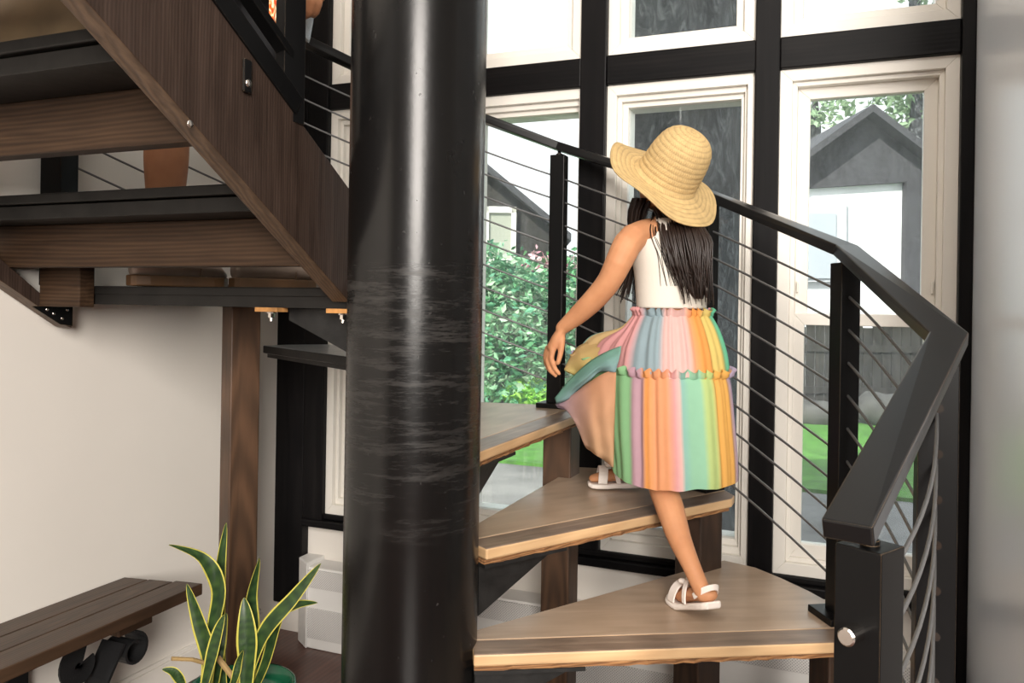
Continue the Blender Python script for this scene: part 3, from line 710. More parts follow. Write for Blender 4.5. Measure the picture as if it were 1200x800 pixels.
# ================================================================== THE GIRL
g = thing('person', tuple(Q(812, 712, 1.88) * 1.0), 'child in straw hat and rainbow tiered dress climbing the spiral steps', 'person')
g.location.z = .57; WL[g.name] = Vector(g.location)
gf = (-RIGHT * .55 + AWAY * .83).normalized()     # facing
gl = Vector((-gf.y, gf.x, 0))                       # her left
body = MB()
def limb(pts, n=14, steps=14, flat=None, up=None):
    P = spline([tuple(Q(*p[:3])) + (p[3],) for p in pts], steps)
    body.tube([Vector(p[:3]) for p in P], [p[3] for p in P], n, round_ends=True, flat=flat, up=up)
# torso rings
TC = [(785, 448, 2.06, .098, .08), (785, 415, 2.06, .102, .084), (786, 385, 2.055, .092, .072), (787, 362, 2.05, .086, .066), (787, 325, 2.05, .092, .070), (786, 298, 2.05, .10, .072),
      (786, 275, 2.05, .102, .064), (786, 263, 2.05, .085, .052), (787, 254, 2.05, .048, .040)]
def tring(px, py, d, hw, hd, n=24, s=1.0):
    c = Q(px, py, d)
    return [c + gl * (math.cos(2 * PI * k / n) * hw * s) - gf * (math.sin(2 * PI * k / n) * hd * s) for k in range(n)]
body.loft([tring(*c) for c in TC])
# neck, head
body.tube([Q(787, 268, 2.05), Q(788, 248, 2.045), Q(790, 225, 2.04)], [.04, .034, .036], 16)
hc = Q(786, 207, 2.045); hu = (UP * .93 + RIGHT * .22 - AWAY * .2).normalized(); hf = (gf - hu * gf.dot(hu)).normalized(); hl = hu.cross(hf)
HM = Matrix((hl, -hf, hu)).transposed()
body.ball(hc + hu * .008, (.066, .072, .078), 16, HM); body.ball(hc - hu * .045 + hf * .022, (.052, .055, .05), 12, HM)
body.ball(hc - hu * .028 + hf * .072, (.008, .012, .010), 8, HM)                       # nose
for s in (1, -1): body.ball(hc + hl * s * .067 - hu * .015, (.008, .014, .02), 8, HM)    # ears
# left arm (towards us) and right arm reaching ahead
limb([(760, 270, 2.03, .031), (739, 281, 1.975, .036), (726, 305, 1.96, .034), (714, 329, 1.975, .0305), (697, 350, 2.0, .029), (676, 370, 2.03, .0245), (659, 384, 2.05, .0175)])
limb([(808, 272, 2.07, .032), (812, 292, 2.13, .029), (810, 330, 2.2, .026), (800, 330, 2.3, .022), (785, 318, 2.36, .017)])
# hand: palm then five fingers, curled down
def finger(pts, r):
    body.tube([Vector(Q(*p)) for p in pts], r, 8, round_ends=True)
body.tube([Q(660, 383, 2.05), Q(652, 396, 2.058), Q(646, 409, 2.065)], [.0165, .020, .0215], 14, flat=(.62, 1.15), up=tuple(RIGHT))
for dz, pts in ((-.018, [(649, 407, 0), (646, 420, 0), (650, 431, 0), (655, 437.5, 0)]), (-.006, [(646, 409, 0), (641.5, 423, 0), (645, 434, 0), (651, 440, 0)]),
                (.007, [(643, 409, 0), (639.5, 421, 0), (642, 431, 0), (647, 437, 0)]), (.019, [(642, 407, 0), (639, 417, 0), (640, 426, 0), (644, 432, 0)])):
    finger([(x, y, 2.065 + dz) for x, y, _ in pts], [.0078, .0074, .0068, .0058])
finger([(659, 395, 2.045), (658, 408, 2.038), (656, 418, 2.036), (654, 425, 2.037)], [.0088, .0082, .0075, .0062])
# right hand on the rail side, hidden by the body
body.tube([Q(787, 319, 2.35), Q(775, 313, 2.38), Q(768, 311, 2.40)], [.016, .019, .019], 12, flat=(.62, 1.15), up=tuple(UP))
for q in range(4): finger([(769, 309 + q * 3, 2.395), (761, 310 + q * 3, 2.415), (757, 314 + q * 3, 2.41)], [.0072, .0066, .0056])
finger([(779, 311, 2.36), (772, 305, 2.36), (766, 303, 2.37)], [.008, .0074, .006])
# legs
limb([(800, 432, 2.08, .06), (786, 480, 2.06, .052), (770, 538, 2.02, .040), (776, 568, 1.975, .0355), (785, 595, 1.93, .034), (796, 630, 1.875, .028), (809, 660, 1.82, .0215), (818, 681, 1.805, .020), (824, 695, 1.80, .019)], steps=24)
limb([(768, 432, 2.03, .06), (738, 440, 2.12, .054), (710, 455, 2.22, .044), (706, 470, 2.25, .04), (714, 505, 2.275, .033), (722, 535, 2.285, .022), (726, 552, 2.285, .0195)], steps=24)
# feet
fr_heel, fr_ball, fr_toe = Q(829, 697, 1.80), Q(803, 706, 1.89), Q(792, 707, 1.925)
fr_ball.z = .57 + .030; fr_toe.z = .57 + .024
body.tube([fr_heel, fr_heel.lerp(fr_ball, .5) + Vector((0, 0, .004)), fr_ball, fr_toe], [.021, .022, .022, .016], 14, flat=(.75, 1.15), up=(0, 0, 1), round_ends=True)
ff_heel, ff_ball, ff_toe = Q(741, 556, 2.285), Q(708, 558, 2.285), Q(696, 560, 2.285)
body.tube([ff_heel, ff_heel.lerp(ff_ball, .45) + Vector((0, 0, .004)), ff_ball, ff_toe], [.022, .024, .0215, .015], 14, flat=(.75, 1.15), up=(0, 0, 1), round_ends=True)
bo = body.build('body', M['skin'], g); remesh(bo, .0034, 5, .5)
# face details
for s in (1, -1): MB().ball(hc + hf * .065 + hl * s * .028 - hu * .005, (.011, .006, .007), 8, HM).build('eye', M['nail'], g, smooth=True)
MB().ball(hc + hf * .068 - hu * .055, (.018, .006, .006), 8, HM).build('mouth', M['lip'], g, smooth=True)

# bodice: shell over the torso with arm holes and a scooped neck
mb = MB(); NB = 64
PR = spline([tuple(Q(*c[:3])) + (c[3],) for c in TC[3:]], 40); PD = spline([(c[4],) * 3 for c in TC[3:]], 40)
rings = []
for i in range(41):
    c = Vector(PR[i][:3]); hw = PR[i][3] + .009; hd = PD[i][0] + .010
    rings.append([c + gl * (math.cos(2 * PI * k / NB) * hw) - gf * (math.sin(2 * PI * k / NB) * hd) for k in range(NB)])
mb.loft(rings, cap0=False, cap1=False)
keep = [True] * len(mb.f)
fi = 0
for i in range(40):
    f = i / 40
    for k in range(NB):
        a = 2 * PI * (k + .5) / NB
        side = abs(math.cos(a))
        # arm hole
        lim = .62 - .17 * math.sin(min(1, max(0, (f - .5) / .32)) * PI * .8)
        th_ = lerp(1.02, .80, min(1, (f - .46) / .12)) if f < .74 else lerp(.80, .96, min(1, (f - .74) / .14))
        if f > .46 and side > th_: keep[fi] = False
        if f > .85: keep[fi] = False
        if f > .78 and math.sin(a) < -.2 and side < .6: keep[fi] = False
        fi += 1
mb.f = [f for f, q in zip(mb.f, keep) if q]; mb.m = [0] * len(mb.f)
bd = mb.build('bodice', M['bodice'], g, smooth=True)
sm = bd.modifiers.new('sm', 'SMOOTH'); sm.iterations = 4
so = bd.modifiers.new('so', 'SOLIDIFY'); so.thickness = .004; so.offset = 0
# skirt
DEEP = lambda c: tuple(v ** 1.38 * .95 for v in c)
PINK = (.80, .47, .47); PALE = (.82, .60, .57); BLUE = (.42, .52, .56); PEACH = (.84, .47, .28); ORNG = (.86, .46, .17); YEL = (.80, .66, .28); GRN = (.24, .60, .42); TEAL = (.36, .60, .55)
MINT = (.42, .68, .52); LIME = (.60, .72, .36); MAUV = (.62, .44, .50); LAV = (.60, .50, .62); GOLD = (.86, .55, .20); SGR = (.40, .66, .40); CREAM = (.80, .62, .36)
W1 = [(-1.0, PINK), (-.86, PINK), (-.78, BLUE), (-.42, BLUE), (-.34, PALE), (.12, PALE), (.24, PEACH), (.34, ORNG), (.5, ORNG), (.58, YEL), (.80, YEL), (.90, GRN), (1.0, GRN)]
W2 = [(-1.0, SGR), (-.82, SGR), (-.78, MAUV), (-.66, MAUV), (-.61, ORNG), (-.5, PEACH), (-.3, PEACH), (-.18, PINK), (-.1, PALE), (-.05, TEAL), (.06, MINT), (.26, MINT), (.33, LIME), (.46, LIME), (.53, GOLD), (.78, GOLD), (.85, LAV), (1.0, LAV)]
FRONT = [CREAM, TEAL, LAV, PEACH, PINK, YEL, MINT, PALE, ORNG, LAV, BLUE, PINK]
def colat(tab, x):
    for (x0, c0), (x1, c1) in zip(tab, tab[1:]):
        if x <= x1:
            f = 0 if x1 == x0 else (x - x0) / (x1 - x0)
            return DEEP(tuple(lerp(a, b, f) for a, b in zip(c0, c1)))
    return DEEP(tab[-1][1])
NS = 240
cR, cT = RIGHT, -AWAY          # skirt frame: towards the right of the picture, towards us
def sk_color(tab, a):
    if math.sin(a) >= -.05: return colat(tab, math.cos(a) * 1.0)
    q = (a - PI) / PI * len(FRONT) if a > PI else 0
    return DEEP(FRONT[int(q) % len(FRONT)])
def skirt(name, tab, rows, pl_amp, npl, matl, seed, thick=.0015, uplift=None):
    """rows: (px, py, depth, half width, half depth, left push, left rise)"""
    rr = spline([tuple(r) if False else Vector((r[0], r[1], r[2], r[3])) for r in rows], 26)
    r2 = spline([Vector((r[4], r[5], r[6], r[7] if len(r) > 7 else 0)) for r in rows], 26)
    mb = MB(); cols = []; rings = []
    for i in range(27):
        f = i / 26; c = Q(*rr[i][:3]); hw = rr[i][3]; hd, push, rise, drop = r2[i]
        ring = []
        for k in range(NS):
            a = 2 * PI * k / NS
            ph = 2.2 * mnoise.noise(Vector((math.cos(a) * 1.3, math.sin(a) * 1.3, seed)))
            pl = (math.sin(npl * a + ph * 3) * .6 + math.sin(npl * 2.3 * a + ph * 5 + seed) * .4)
            rad = 1 + pl * pl_amp * (.55 + .45 * math.sin(f * PI * .9)) 
            p = c + cR * math.cos(a) * hw * rad + cT * math.sin(a) * hd * rad
            # the raised knee pushes the cloth ahead (left and away)
            a0 = R(208); da = math.atan2(math.sin(a - a0), math.cos(a - a0)); wgt = math.exp(-(da / .62) ** 2)
            p += (-cR * .80 - cT * .45) * push * wgt + UP * rise * wgt
            p += UP * drop * math.cos(a) + UP * (pl * .002) + UP * (.007 * f * f * mnoise.noise(Vector((a * 3.1, seed, 2.0))))
            ring.append(p); cols.append(sk_color(tab, a))
        rings.append(ring)
    mb.loft(rings, cap0=False, cap1=False)
    o = mb.build(name, matl, g, smooth=True, colors=cols)
    return o, rings[-1]
t1, j1 = skirt('skirt_upper_tier', W1, [(788, 367, 2.05, .095, .08, 0, 0), (788, 385, 2.05, .116, .10, .02, 0), (788, 410, 2.05, .133, .124, .10, .03), (788, 437, 2.05, .141, .140, .15, .03)], .035, 19, M['fabric'], 1.3)
t2, j2 = skirt('skirt_lower_tier', W2, [(788, 436, 2.05, .138, .138, .15, .03), (789, 452, 2.05, .145, .146, .14, .03), (790, 500, 2.05, .152, .158, .08, .03), (791, 535, 2.05, .155, .166, .03, .03), (791, 557, 2.05, .156, .170, .0, .03, .006)], .036, 15, M['fabric'], 4.1)
# lining
mb = MB(); rows = [(788, 372, 2.05, .09, .075), (788, 440, 2.05, .125, .115), (790, 540, 2.05, .140, .132), (790, 553, 2.05, .142, .134)]
mb.loft([[Q(*r[:3]) + cR * math.cos(2 * PI * k / 64) * r[3] + cT * math.sin(2 * PI * k / 64) * r[4] for k in range(64)] for r in rows], cap0=False, cap1=False)
mb.build('skirt_lining', M['slip'], g, smooth=True)
# gathered frills at waist and between the tiers
def frill(name, tab, px, py, d, hw, hd, push, rise, n, amp, seed):
    mb = MB(); cols = []; rings = []
    for i, (dz, dr) in enumerate(((-.012, -.003), (-.004, .005), (.004, .004), (.012, .008))):
        ring = []
        for k in range(NS * 2):
            a = PI * k / NS; c = Q(px, py, d)
            ph = 3 * mnoise.noise(Vector((math.cos(a) * 2, math.sin(a) * 2, seed)))
            w = math.sin(n * a + ph * 3) * amp * (i / 3)
            a0 = R(208); da = math.atan2(math.sin(a - a0), math.cos(a - a0)); wg = math.exp(-(da / .62) ** 2)
            p = c + cR * math.cos(a) * (hw + dr + w) + cT * math.sin(a) * (hd + dr + w) + (-cR * .8 - cT * .45) * push * wg + UP * (rise * wg + dz + (math.cos(n * a + ph * 3 + 1) * .004 * i / 3))
            ring.append(p); cols.append(sk_color(tab, a))
        rings.append(ring)
    mb.loft(rings, cap0=False, cap1=False); o = mb.build(name, M['fabric'], g, smooth=True, colors=cols)
frill('waist_frill', W1, 788, 367, 2.05, .096, .081, 0, 0, 30, .0055, 2.2)
frill('tier_frill', W2, 788, 435, 2.05, .146, .137, .15, .03, 38, .0065, 5.2)
# cloth thrown forward over the raised knee: two sheer folds
def fold(name, top, bot, c0, c1, depth_bulge, seed, matl):
    A = spline([Q(*p) for p in top], 24); B = spline([Q(*p) for p in bot], 24); mb = MB(); cols = []; rows = []
    for j in range(13):
        f = j / 12; row = []
        for i in range(25):
            p = A[i].lerp(B[i], f); h = i / 24; k3 = max(0, (h - .45) / .55) * (1 - f * .6) if seed == 3 else 0
            p = p + cT * .006 * math.sin(h * 17 + f * 4 + seed) * math.sin(f * PI * .5) + cT * (depth_bulge * math.sin(f * PI) * (.3 + .7 * math.sin(h * PI)) + .006 * mnoise.noise(Vector((h * 5, f * 6, seed))))
            row.append(p); cc = c0 if f < .62 else c1
            cols.append(DEEP(tuple(lerp(lerp(a, b, f), l_, k3) for a, b, l_ in zip(c0, c1, LAV))))
        rows.append(row)
    mb.loft(rows, closed=False); o = mb.build(name, matl, g, smooth=True, colors=cols)
    so = o.modifiers.new('so', 'SOLIDIFY'); so.thickness = .0012
fold('skirt_fold', [(740, 386, 2.06), (715, 396, 2.09), (690, 400, 2.12), (674, 409, 2.14), (661, 432, 2.15)], [(735, 420, 2.02), (715, 428, 2.05), (695, 436, 2.09), (678, 441, 2.12), (661, 434, 2.15)], CREAM, (.74, .64, .30), .03, 1, M['sheer'])
fold('skirt_fold', [(728, 405, 2.00), (710, 412, 2.03), (690, 424, 2.06), (668, 444, 2.10), (650, 466, 2.12)], [(722, 436, 1.98), (706, 436, 2.01), (690, 446, 2.04), (668, 466, 2.08), (652, 474, 2.12)], (.36, .62, .52), (.40, .52, .55), .03, 2, M['sheer'])
fold('skirt_fold', [(722, 432, 1.985), (706, 438, 2.0), (690, 448, 2.03), (668, 464, 2.08), (652, 473, 2.12)], [(719, 548, 2.01), (706, 538, 2.02), (694, 530, 2.04), (684, 520, 2.07), (672, 484, 2.10)], (.80, .50, .34), (.80, .58, .40), .02, 3, M['sheer'])
fold('skirt_fold', [(694, 446, 2.05), (680, 456, 2.07), (668, 464, 2.09), (658, 470, 2.12), (651, 473, 2.13)], [(694, 500, 2.08), (684, 490, 2.09), (676, 484, 2.11), (664, 480, 2.13), (654, 478, 2.14)], (.66, .60, .68), (.58, .48, .62), .01, 4, M['sheer'])
# hair: a combed mass plus loose strands
hb = MB()
def strand(pts, r0, r1, n=5, steps=10):
    P = spline(pts, steps); hb.tube(P, [lerp(r0, r1, (i / steps) ** 2) for i in range(steps + 1)], n)
rnd = random.Random(3)
hb.ball(hc + hu * .008 - hf * .010, (.064, .068, .074), 14, HM)
mass = [(789, 228, 2.085, .045, .04), (790, 256, 2.035, .047, .03), (801, 278, 1.99, .050, .022), (808, 305, 1.975, .045, .016), (813, 330, 1.975, .032, .012), (819, 350, 1.975, .010, .005)]
MS = spline([Vector((*Q(*m[:3]), m[3])) for m in mass], 20); MD = spline([Vector((m[4], 0, 0)) for m in mass], 20)
hb.loft([[Vector(MS[i][:3]) + RIGHT * math.cos(2 * PI * q / 40) * MS[i][3] * (1 + .10 * math.sin(q * 1.9)) + (-AWAY) * math.sin(2 * PI * q / 40) * (MD[i][0] * (1 + .25 * math.sin(q * 2.3))) for q in range(40)] for i in range(21)])
for q in range(170):
    u = rnd.random(); dd = rnd.uniform(-.02, .006); ye = rnd.uniform(322, 362) - (1 - u) * rnd.uniform(0, 30)
    x0 = lerp(764, 812, u); x1 = lerp(776, 834, u) + rnd.uniform(-3, 3); x2 = lerp(796, 835, u) + rnd.uniform(-6, 4)
    strand([Q(x0, 243, 2.05 + dd + u * .02), Q(lerp(x0, x1, .6), 260 + max(0, u - .5) * 16, 1.985 + dd * .5), Q(x1, 285, 1.962 + dd), Q((x1 + x2) / 2, 315, 1.960 + dd), Q(x2, ye, 1.963 + dd)], .0028, .0007)
for q in range(26):   # finer wisps over the cream back
    u = rnd.random(); x0 = lerp(764, 790, u)
    strand([Q(x0, 246, 2.04), Q(x0 + rnd.uniform(-4, 4), 272, 1.968), Q(x0 + 6 + rnd.uniform(-6, 8), 300, 1.958), Q(x0 + 16 + rnd.uniform(-8, 10), 335, 1.962)], .0011, .0004, 4)
for q in range(60):   # lock falling in front of the left shoulder, beyond the arm
    u = rnd.random(); dd = rnd.uniform(-.02, .02); ye = rnd.uniform(320, 356)
    strand([Q(lerp(742, 768, u), 232, 2.06 + dd), Q(lerp(736, 758, u), 252, 2.07 + dd), Q(lerp(738, 752, u), 285, 2.09 + dd), Q(lerp(733, 748, u), 320, 2.10 + dd), Q(lerp(722, 746, u), ye, 2.11 + dd)], .0035, .001)
hb.build('hair', M['hair'], g, smooth=True)
# straw hat, braid rows spiralling out from the crown
hx = (UP * .72 + RIGHT * .38 - AWAY * .58).normalized(); hr = (RIGHT - hx * RIGHT.dot(hx)).normalized(); hy = hx.cross(hr)
hcen = Q(781, 209, 2.035)
prof = [(.002, .132), (.026, .130), (.048, .120), (.063, .100), (.071, .070), (.0745, .036), (.077, .010), (.085, -.004), (.106, -.010), (.130, -.016), (.153, -.024)]
PP = spline([Vector((r, z, 0)) for r, z in prof], 150); L_ = [0]
for i in range(150): L_.append(L_[-1] + (PP[i + 1] - PP[i]).length)
mb = MB(); cols = []; rings = []; NH = 420
def brim_wave(a, r): return max(0, (r - .085) / .06) * (.030 * math.exp(-((a - 2.55) / .75) ** 2) + .015 * math.exp(-((a - 4.4) / .8) ** 2) + .010 * math.sin(2 * a + .5) + .004 * math.sin(5 * a))
for i, p in enumerate(PP):
    s = L_[i] / .0135; ring = []
    for q in range(NH):
        a = 2 * PI * q / NH; row = s + a / (2 * PI); fr = row - math.floor(row)
        weave = math.sin(a * max(12, int(p.x * 1150)) + (math.floor(row) % 2) * PI + (1 if fr > .5 else -1) * (fr - .5) * 7)
        h = .0016 * abs(math.sin(fr * PI)) ** .5 + .0005 * weave
        nrm = (PP[min(i + 1, 150)] - PP[max(i - 1, 0)]).normalized(); nr, nz = -nrm.y, nrm.x
        if nz < 0 and p.x < .08: nr, nz = -nr, -nz
        nr, nz = abs(nrm.y), abs(nrm.x)
        r = p.x * 1.035 + nr * h; z = p.y * 1.03 + nz * h + brim_wave(a, p.x)
        ring.append(hcen + hr * math.cos(a) * r + hy * math.sin(a) * r + hx * z)
        sh = .74 + .26 * min(1, fr * 5) * min(1, (1 - fr) * 5) + .10 * weave + .14 * mnoise.noise(Vector((a * 9, row * 2, 1)))
        cols.append((.56 * sh, .395 * sh, .185 * sh))
    rings.append(ring)
mb.loft(rings, cap0=True, cap1=False)
ho = mb.build('straw_hat', M['straw'], g, smooth=True, colors=cols)
so = ho.modifiers.new('so', 'SOLIDIFY'); so.thickness = .004; so.offset = -1
ho['label'] = 'braided straw hat'
# sandals
def sandal(heel, ball, toe, lowz, raise_heel):
    fwd = (toe - heel); L0 = fwd.length; fw_ = Vector((fwd.x, fwd.y, 0)).normalized(); sd = Vector((-fw_.y, fw_.x, 0))
    mb = MB(); rows = []
    # width profile along the sole
    for i in range(15):
        f = i / 14; w = [.018, .024, .026, .0265, .026, .025, .025, .026, .028, .030, .031, .0305, .029, .024, .012][i]
        p = heel.lerp(toe, -.20 + 1.36 * f); 
        lift = raise_heel * max(0, 1 - (-.2 + 1.36 * f) / .68) ** 1.0
        z0 = lowz + lift + (.004 if f > .95 else 0); th = .0125 + .005 * (1 - f)
        c = Vector((p.x, p.y, 0))
        rows.append([c + sd * -w + UP * z0, c + sd * w + UP * z0, c + sd * (w + .001) + UP * (z0 + th * .5), c + sd * w * .97 + UP * (z0 + th), c - sd * w * .97 + UP * (z0 + th), c - sd * (w + .001) + UP * (z0 + th * .5)])
    mb.loft(rows); o = mb.build('sandal', M['sandal'], g, smooth=False, bevel=.004)
    def band(f, h, wid, tilt=0, r=.027):
        b = MB(); c = heel.lerp(toe, f); lift = raise_heel * max(0, 1 - f / .68); path = []
        for q in range(13):
            a = PI * q / 12; path.append(Vector((c.x, c.y, 0)) + sd * math.cos(a) * r + UP * (lowz + lift + .016 + h * math.sin(a)) + fw_ * tilt * math.sin(a))
        rg = []
        for i, p in enumerate(path):
            tn = (path[min(i + 1, 12)] - path[max(i - 1, 0)]).normalized(); nr = tn.cross(fw_).normalized()
            rg.append([p - fw_ * wid / 2 - nr * .001, p + fw_ * wid / 2 - nr * .001, p + fw_ * wid / 2 + nr * .003, p - fw_ * wid / 2 + nr * .003])
        b.loft(rg); b.build('strap', M['sandal'], o, smooth=False, bevel=.001)
    band(.80, .043, .026, -.004, .029); band(.38, .052, .013, .012, .028)
    # heel strap
    b = MB(); path = []; lift = raise_heel
    for q in range(17):
        a = PI * q / 16 - PI / 2
        path.append(Vector((heel.x, heel.y, 0)) - fw_ * math.cos(a) * .036 + fw_ * .014 + sd * math.sin(a) * .027 + UP * (lowz + lift * .95 + .028 + .030 * math.cos(a)))
    b.bar(path, .004, .013); b.build('heel_strap', M['sandal'], o, bevel=.001)
    b = MB(); c = heel.lerp(toe, .62); z = lowz + raise_heel * .1 + .066
    b.ball(Vector((c.x, c.y, z)) + sd * .012, (.012, .007, .007), 8).ball(Vector((c.x, c.y, z)) - sd * .012, (.012, .007, .007), 8).ball((c.x, c.y, z + .002), (.006, .006, .006), 6)
    b.build('bow', M['sandal'], o, smooth=True)
sandal(fr_heel, fr_ball, fr_toe, .5705, .032)
sandal(ff_heel, ff_ball, ff_toe, .764, .003)

# ================================================================== THE MAN ON THE LANDING
mfw = (RIGHT * .72 + AWAY * .69).normalized(); mr_ = Vector((mfw.y, -mfw.x, 0))   # facing, his right
fa = Q(209, 333, 2.16); fb = Q(322, 333, 2.28)
pmn = thing('person', ((fa.x + fb.x) / 2, (fa.y + fb.y) / 2, LZ), 'man in black shorts and taupe shoes standing on the landing behind the stringer', 'person')
mid = Vector(((fa.x + fb.x) / 2, (fa.y + fb.y) / 2, 0))
body = MB()
limb([(246, -40, 2.210, .085), (225, 50, 2.180, .075), (203, 118, 2.155, .058), (197, 150, 2.145, .056), (195, 185, 2.140, .057), (194, 225, 2.140, .05), (193, 275, 2.140, .038), (194, 305, 2.140, .036)], steps=24)
limb([(282, -40, 2.260, .085), (300, 40, 2.320, .074), (312, 95, 2.350, .058), (313, 125, 2.350, .055), (312, 160, 2.340, .056), (311, 210, 2.340, .05), (308, 275, 2.340, .038), (308, 310, 2.340, .036)], steps=24)
def mring(z, off, hw, hd, n=24): 
    c = mid + mfw * off + UP * z
    return [c + mr_ * math.cos(2 * PI * q / n) * hw + mfw * math.sin(2 * PI * q / n) * hd for q in range(n)]
TR = [(2.10, 0, .155, .105), (2.2, 0, .165, .115), (2.3, 0, .15, .11), (2.45, .01, .16, .11), (2.6, .01, .185, .115), (2.7, 0, .18, .09), (2.76, 0, .12, .065), (2.79, 0, .06, .055)]
body.loft([mring(*q) for q in TR])
hd2 = mid + mfw * .02 + UP * 2.97; HM2 = Matrix((-mr_, -mfw, UP)).transposed()
body.tube([mid + UP * 2.72, mid + UP * 2.9], [.06, .058], 16)
body.ball(hd2 + UP * .02, (.076, .096, .10), 14, HM2); body.ball(hd2 - UP * .06 + mfw * .025, (.06, .065, .06), 12, HM2); body.ball(hd2 - UP * .02 + mfw * .10, (.012, .018, .016), 8, HM2)
for s in (1, -1): body.ball(hd2 + mr_ * s * .08, (.012, .02, .03), 8, HM2)
hand = Q(362, -14, 2.1)
sh = mid + mr_ * .19 + UP * 2.69
body.tube(spline([sh, sh + mr_ * .05 - UP * .14, sh + mr_ * .06 - UP * .29 + mfw * .0, hand.lerp(sh + mr_ * .06 - UP * .3, .4), hand + UP * .07], 16), [lerp(.055, .028, i / 16) for i in range(17)], 14, round_ends=True)
sh2 = mid - mr_ * .19 + UP * 2.69
lh = sh2 - mr_ * .08 + mfw * .1 - UP * .60
body.tube(spline([sh2, sh2 - mr_ * .05 - UP * .15, sh2 - mr_ * .07 - UP * .3, lh + UP * .06], 16), [lerp(.055, .028, i / 16) for i in range(17)], 14, round_ends=True)
for hnd, sd in ((hand, mr_), (lh, -mr_)):
    body.tube([hnd + UP * .07, hnd + UP * .03, hnd], [.028, .036, .036], 12, flat=(.55, 1.1), up=tuple(sd))
    for q in range(4):
        b0 = hnd + mfw * (.03 - .02 * q); ln = (.9, 1, .95, .78)[q]
        body.tube([b0, b0 - UP * .036 * ln + sd * .004, b0 - UP * .06 * ln - sd * .012, b0 - UP * .066 * ln - sd * .03], [.0105, .010, .009, .0078], 8, round_ends=True)
    b0 = hnd + mfw * .034 + UP * .04; body.tube([b0, b0 + mfw * .024 - UP * .02 - sd * .012, b0 + mfw * .022 - UP * .045 - sd * .026], [.0125, .011, .009], 8, round_ends=True)
mo = body.build('body', M['skin2'], pmn); remesh(mo, .006, 4, .5)
for s in (1, -1): MB().ball(hd2 + mfw * .09 + mr_ * s * .032 + UP * .012, (.014, .008, .009), 8, HM2).build('eye', M['nail'], pmn, smooth=True)
MB().ball(hd2 + mfw * .086 - UP * .065, (.025, .008, .008), 8, HM2).build('mouth', M['lip'], pmn, smooth=True)
hb2 = MB().ball(hd2 + UP * .035 - mfw * .012, (.083, .10, .10), 14, HM2); hb2.build('hair', M['hair'], pmn, smooth=True)
# shorts
body = MB()
body.loft([mring(z, o, hw + .02, hd + .022) for z, o, hw, hd in TR[:3]])
limb([(246, -40, 2.210, .105), (232, 30, 2.190, .098), (216, 84, 2.165, .088)], steps=10)
limb([(282, -40, 2.260, .105), (294, 15, 2.300, .098), (303, 52, 2.325, .086)], steps=10)
so_ = body.build('shorts', M['shorts'], pmn); remesh(so_, .008, 4, .5)
# open floral shirt with a loose front tail
mb = MB(); rings = [mring(z, o, hw + .022, hd + .025, 48) for z, o, hw, hd in [(2.19, 0, .165, .115)] + TR[2:7]]
mb.loft(rings, cap0=False, cap1=False); sho = mb.build('shirt', M['floral'], pmn, smooth=True); k_ = sho.modifiers.new('so', 'SOLIDIFY'); k_.thickness = .004
mb = MB(); rows = []
for j in range(10):
    f = j / 9; row = []
    for i in range(7):
        p = Q(lerp(317, 328, i / 6) + 1.2 * math.sin(j * 2.1) * (i / 6), lerp(-45, 33 - (6 - i) * 1.5, f), 2.1 + .02 * math.sin(i * 1.2)); row.append(p)
    rows.append(row)
mb.loft(rows, closed=False); so2 = mb.build('shirt_tail', M['floral'], pmn, smooth=True); k_ = so2.modifiers.new('so', 'SOLIDIFY'); k_.thickness = .004
so2['label'] = 'orange and cream floral cloth'
# shoes
def shoe(c, parent):
    f_, s_ = mfw, mr_
    def ring(u, w, z0, z1, n=14):
        p = Vector((c.x, c.y, LZ)) + f_ * u
        return [p + s_ * math.cos(2 * PI * q / n) * w + UP * (z0 + (z1 - z0) * (.5 + .5 * math.sin(2 * PI * q / n))) for q in range(n)]
    def outline(k):
        pts = []
        for u, w in ((-.128, .018), (-.118, .030), (-.085, .036), (-.03, .036), (.04, .042), (.08, .046), (.108, .041), (.126, .027), (.133, .01)): pts.append((u, w * k))
        return [Vector((c.x, c.y, LZ)) + f_ * u + s_ * w for u, w in pts] + [Vector((c.x, c.y, LZ)) + f_ * u - s_ * w for u, w in reversed(pts)]
    so = MB().prism([p + UP * .0015 for p in outline(1)], (0, 0, .029)).build('shoe_sole', M['sole'], parent, bevel=.004)
    up = MB(); up.loft([ring(-.122, .022, .028, .072), ring(-.112, .034, .028, .10), ring(-.085, .037, .028, .115), ring(-.04, .038, .028, .115), ring(0.0, .040, .028, .105), ring(.04, .042, .028, .088), ring(.08, .044, .028, .074), ring(.108, .038, .028, .062), ring(.126, .022, .028, .045)])
    u = up.build('shoe', M['shoe'], parent, smooth=True)
    MB().tube([Vector((c.x, c.y, LZ)) + f_ * (.04 + .012 * math.sin(a)) + s_ * .0445 * math.cos(a) + UP * (.030 + .046 * math.sin(a)) for a in [PI * q / 12 for q in range(13)]], .0016, 6).build('toe_seam', M['sole'], u)
shoe(fa, pmn); shoe(fb, pmn)
# tablet in his hand
tb = MB(); c = Q(353, 2, 2.1); ax = (Q(351, 33, 2.1) - Q(357, 0, 2.1)).normalized(); sdv = AWAY
nv = ax.cross(sdv).normalized()
tb.prism([c + ax * a + sdv * b_ - nv * .004 for a, b_ in ((-.13, -.005), (.07, -.005), (.07, .12), (-.13, .12))], nv * .008, mi=1, side=0)
tag(tb.build('tablet', [M['silver'], M['dark_screen']], bevel=.002), 'dark tablet with a silver edge held low by the man', 'tablet')

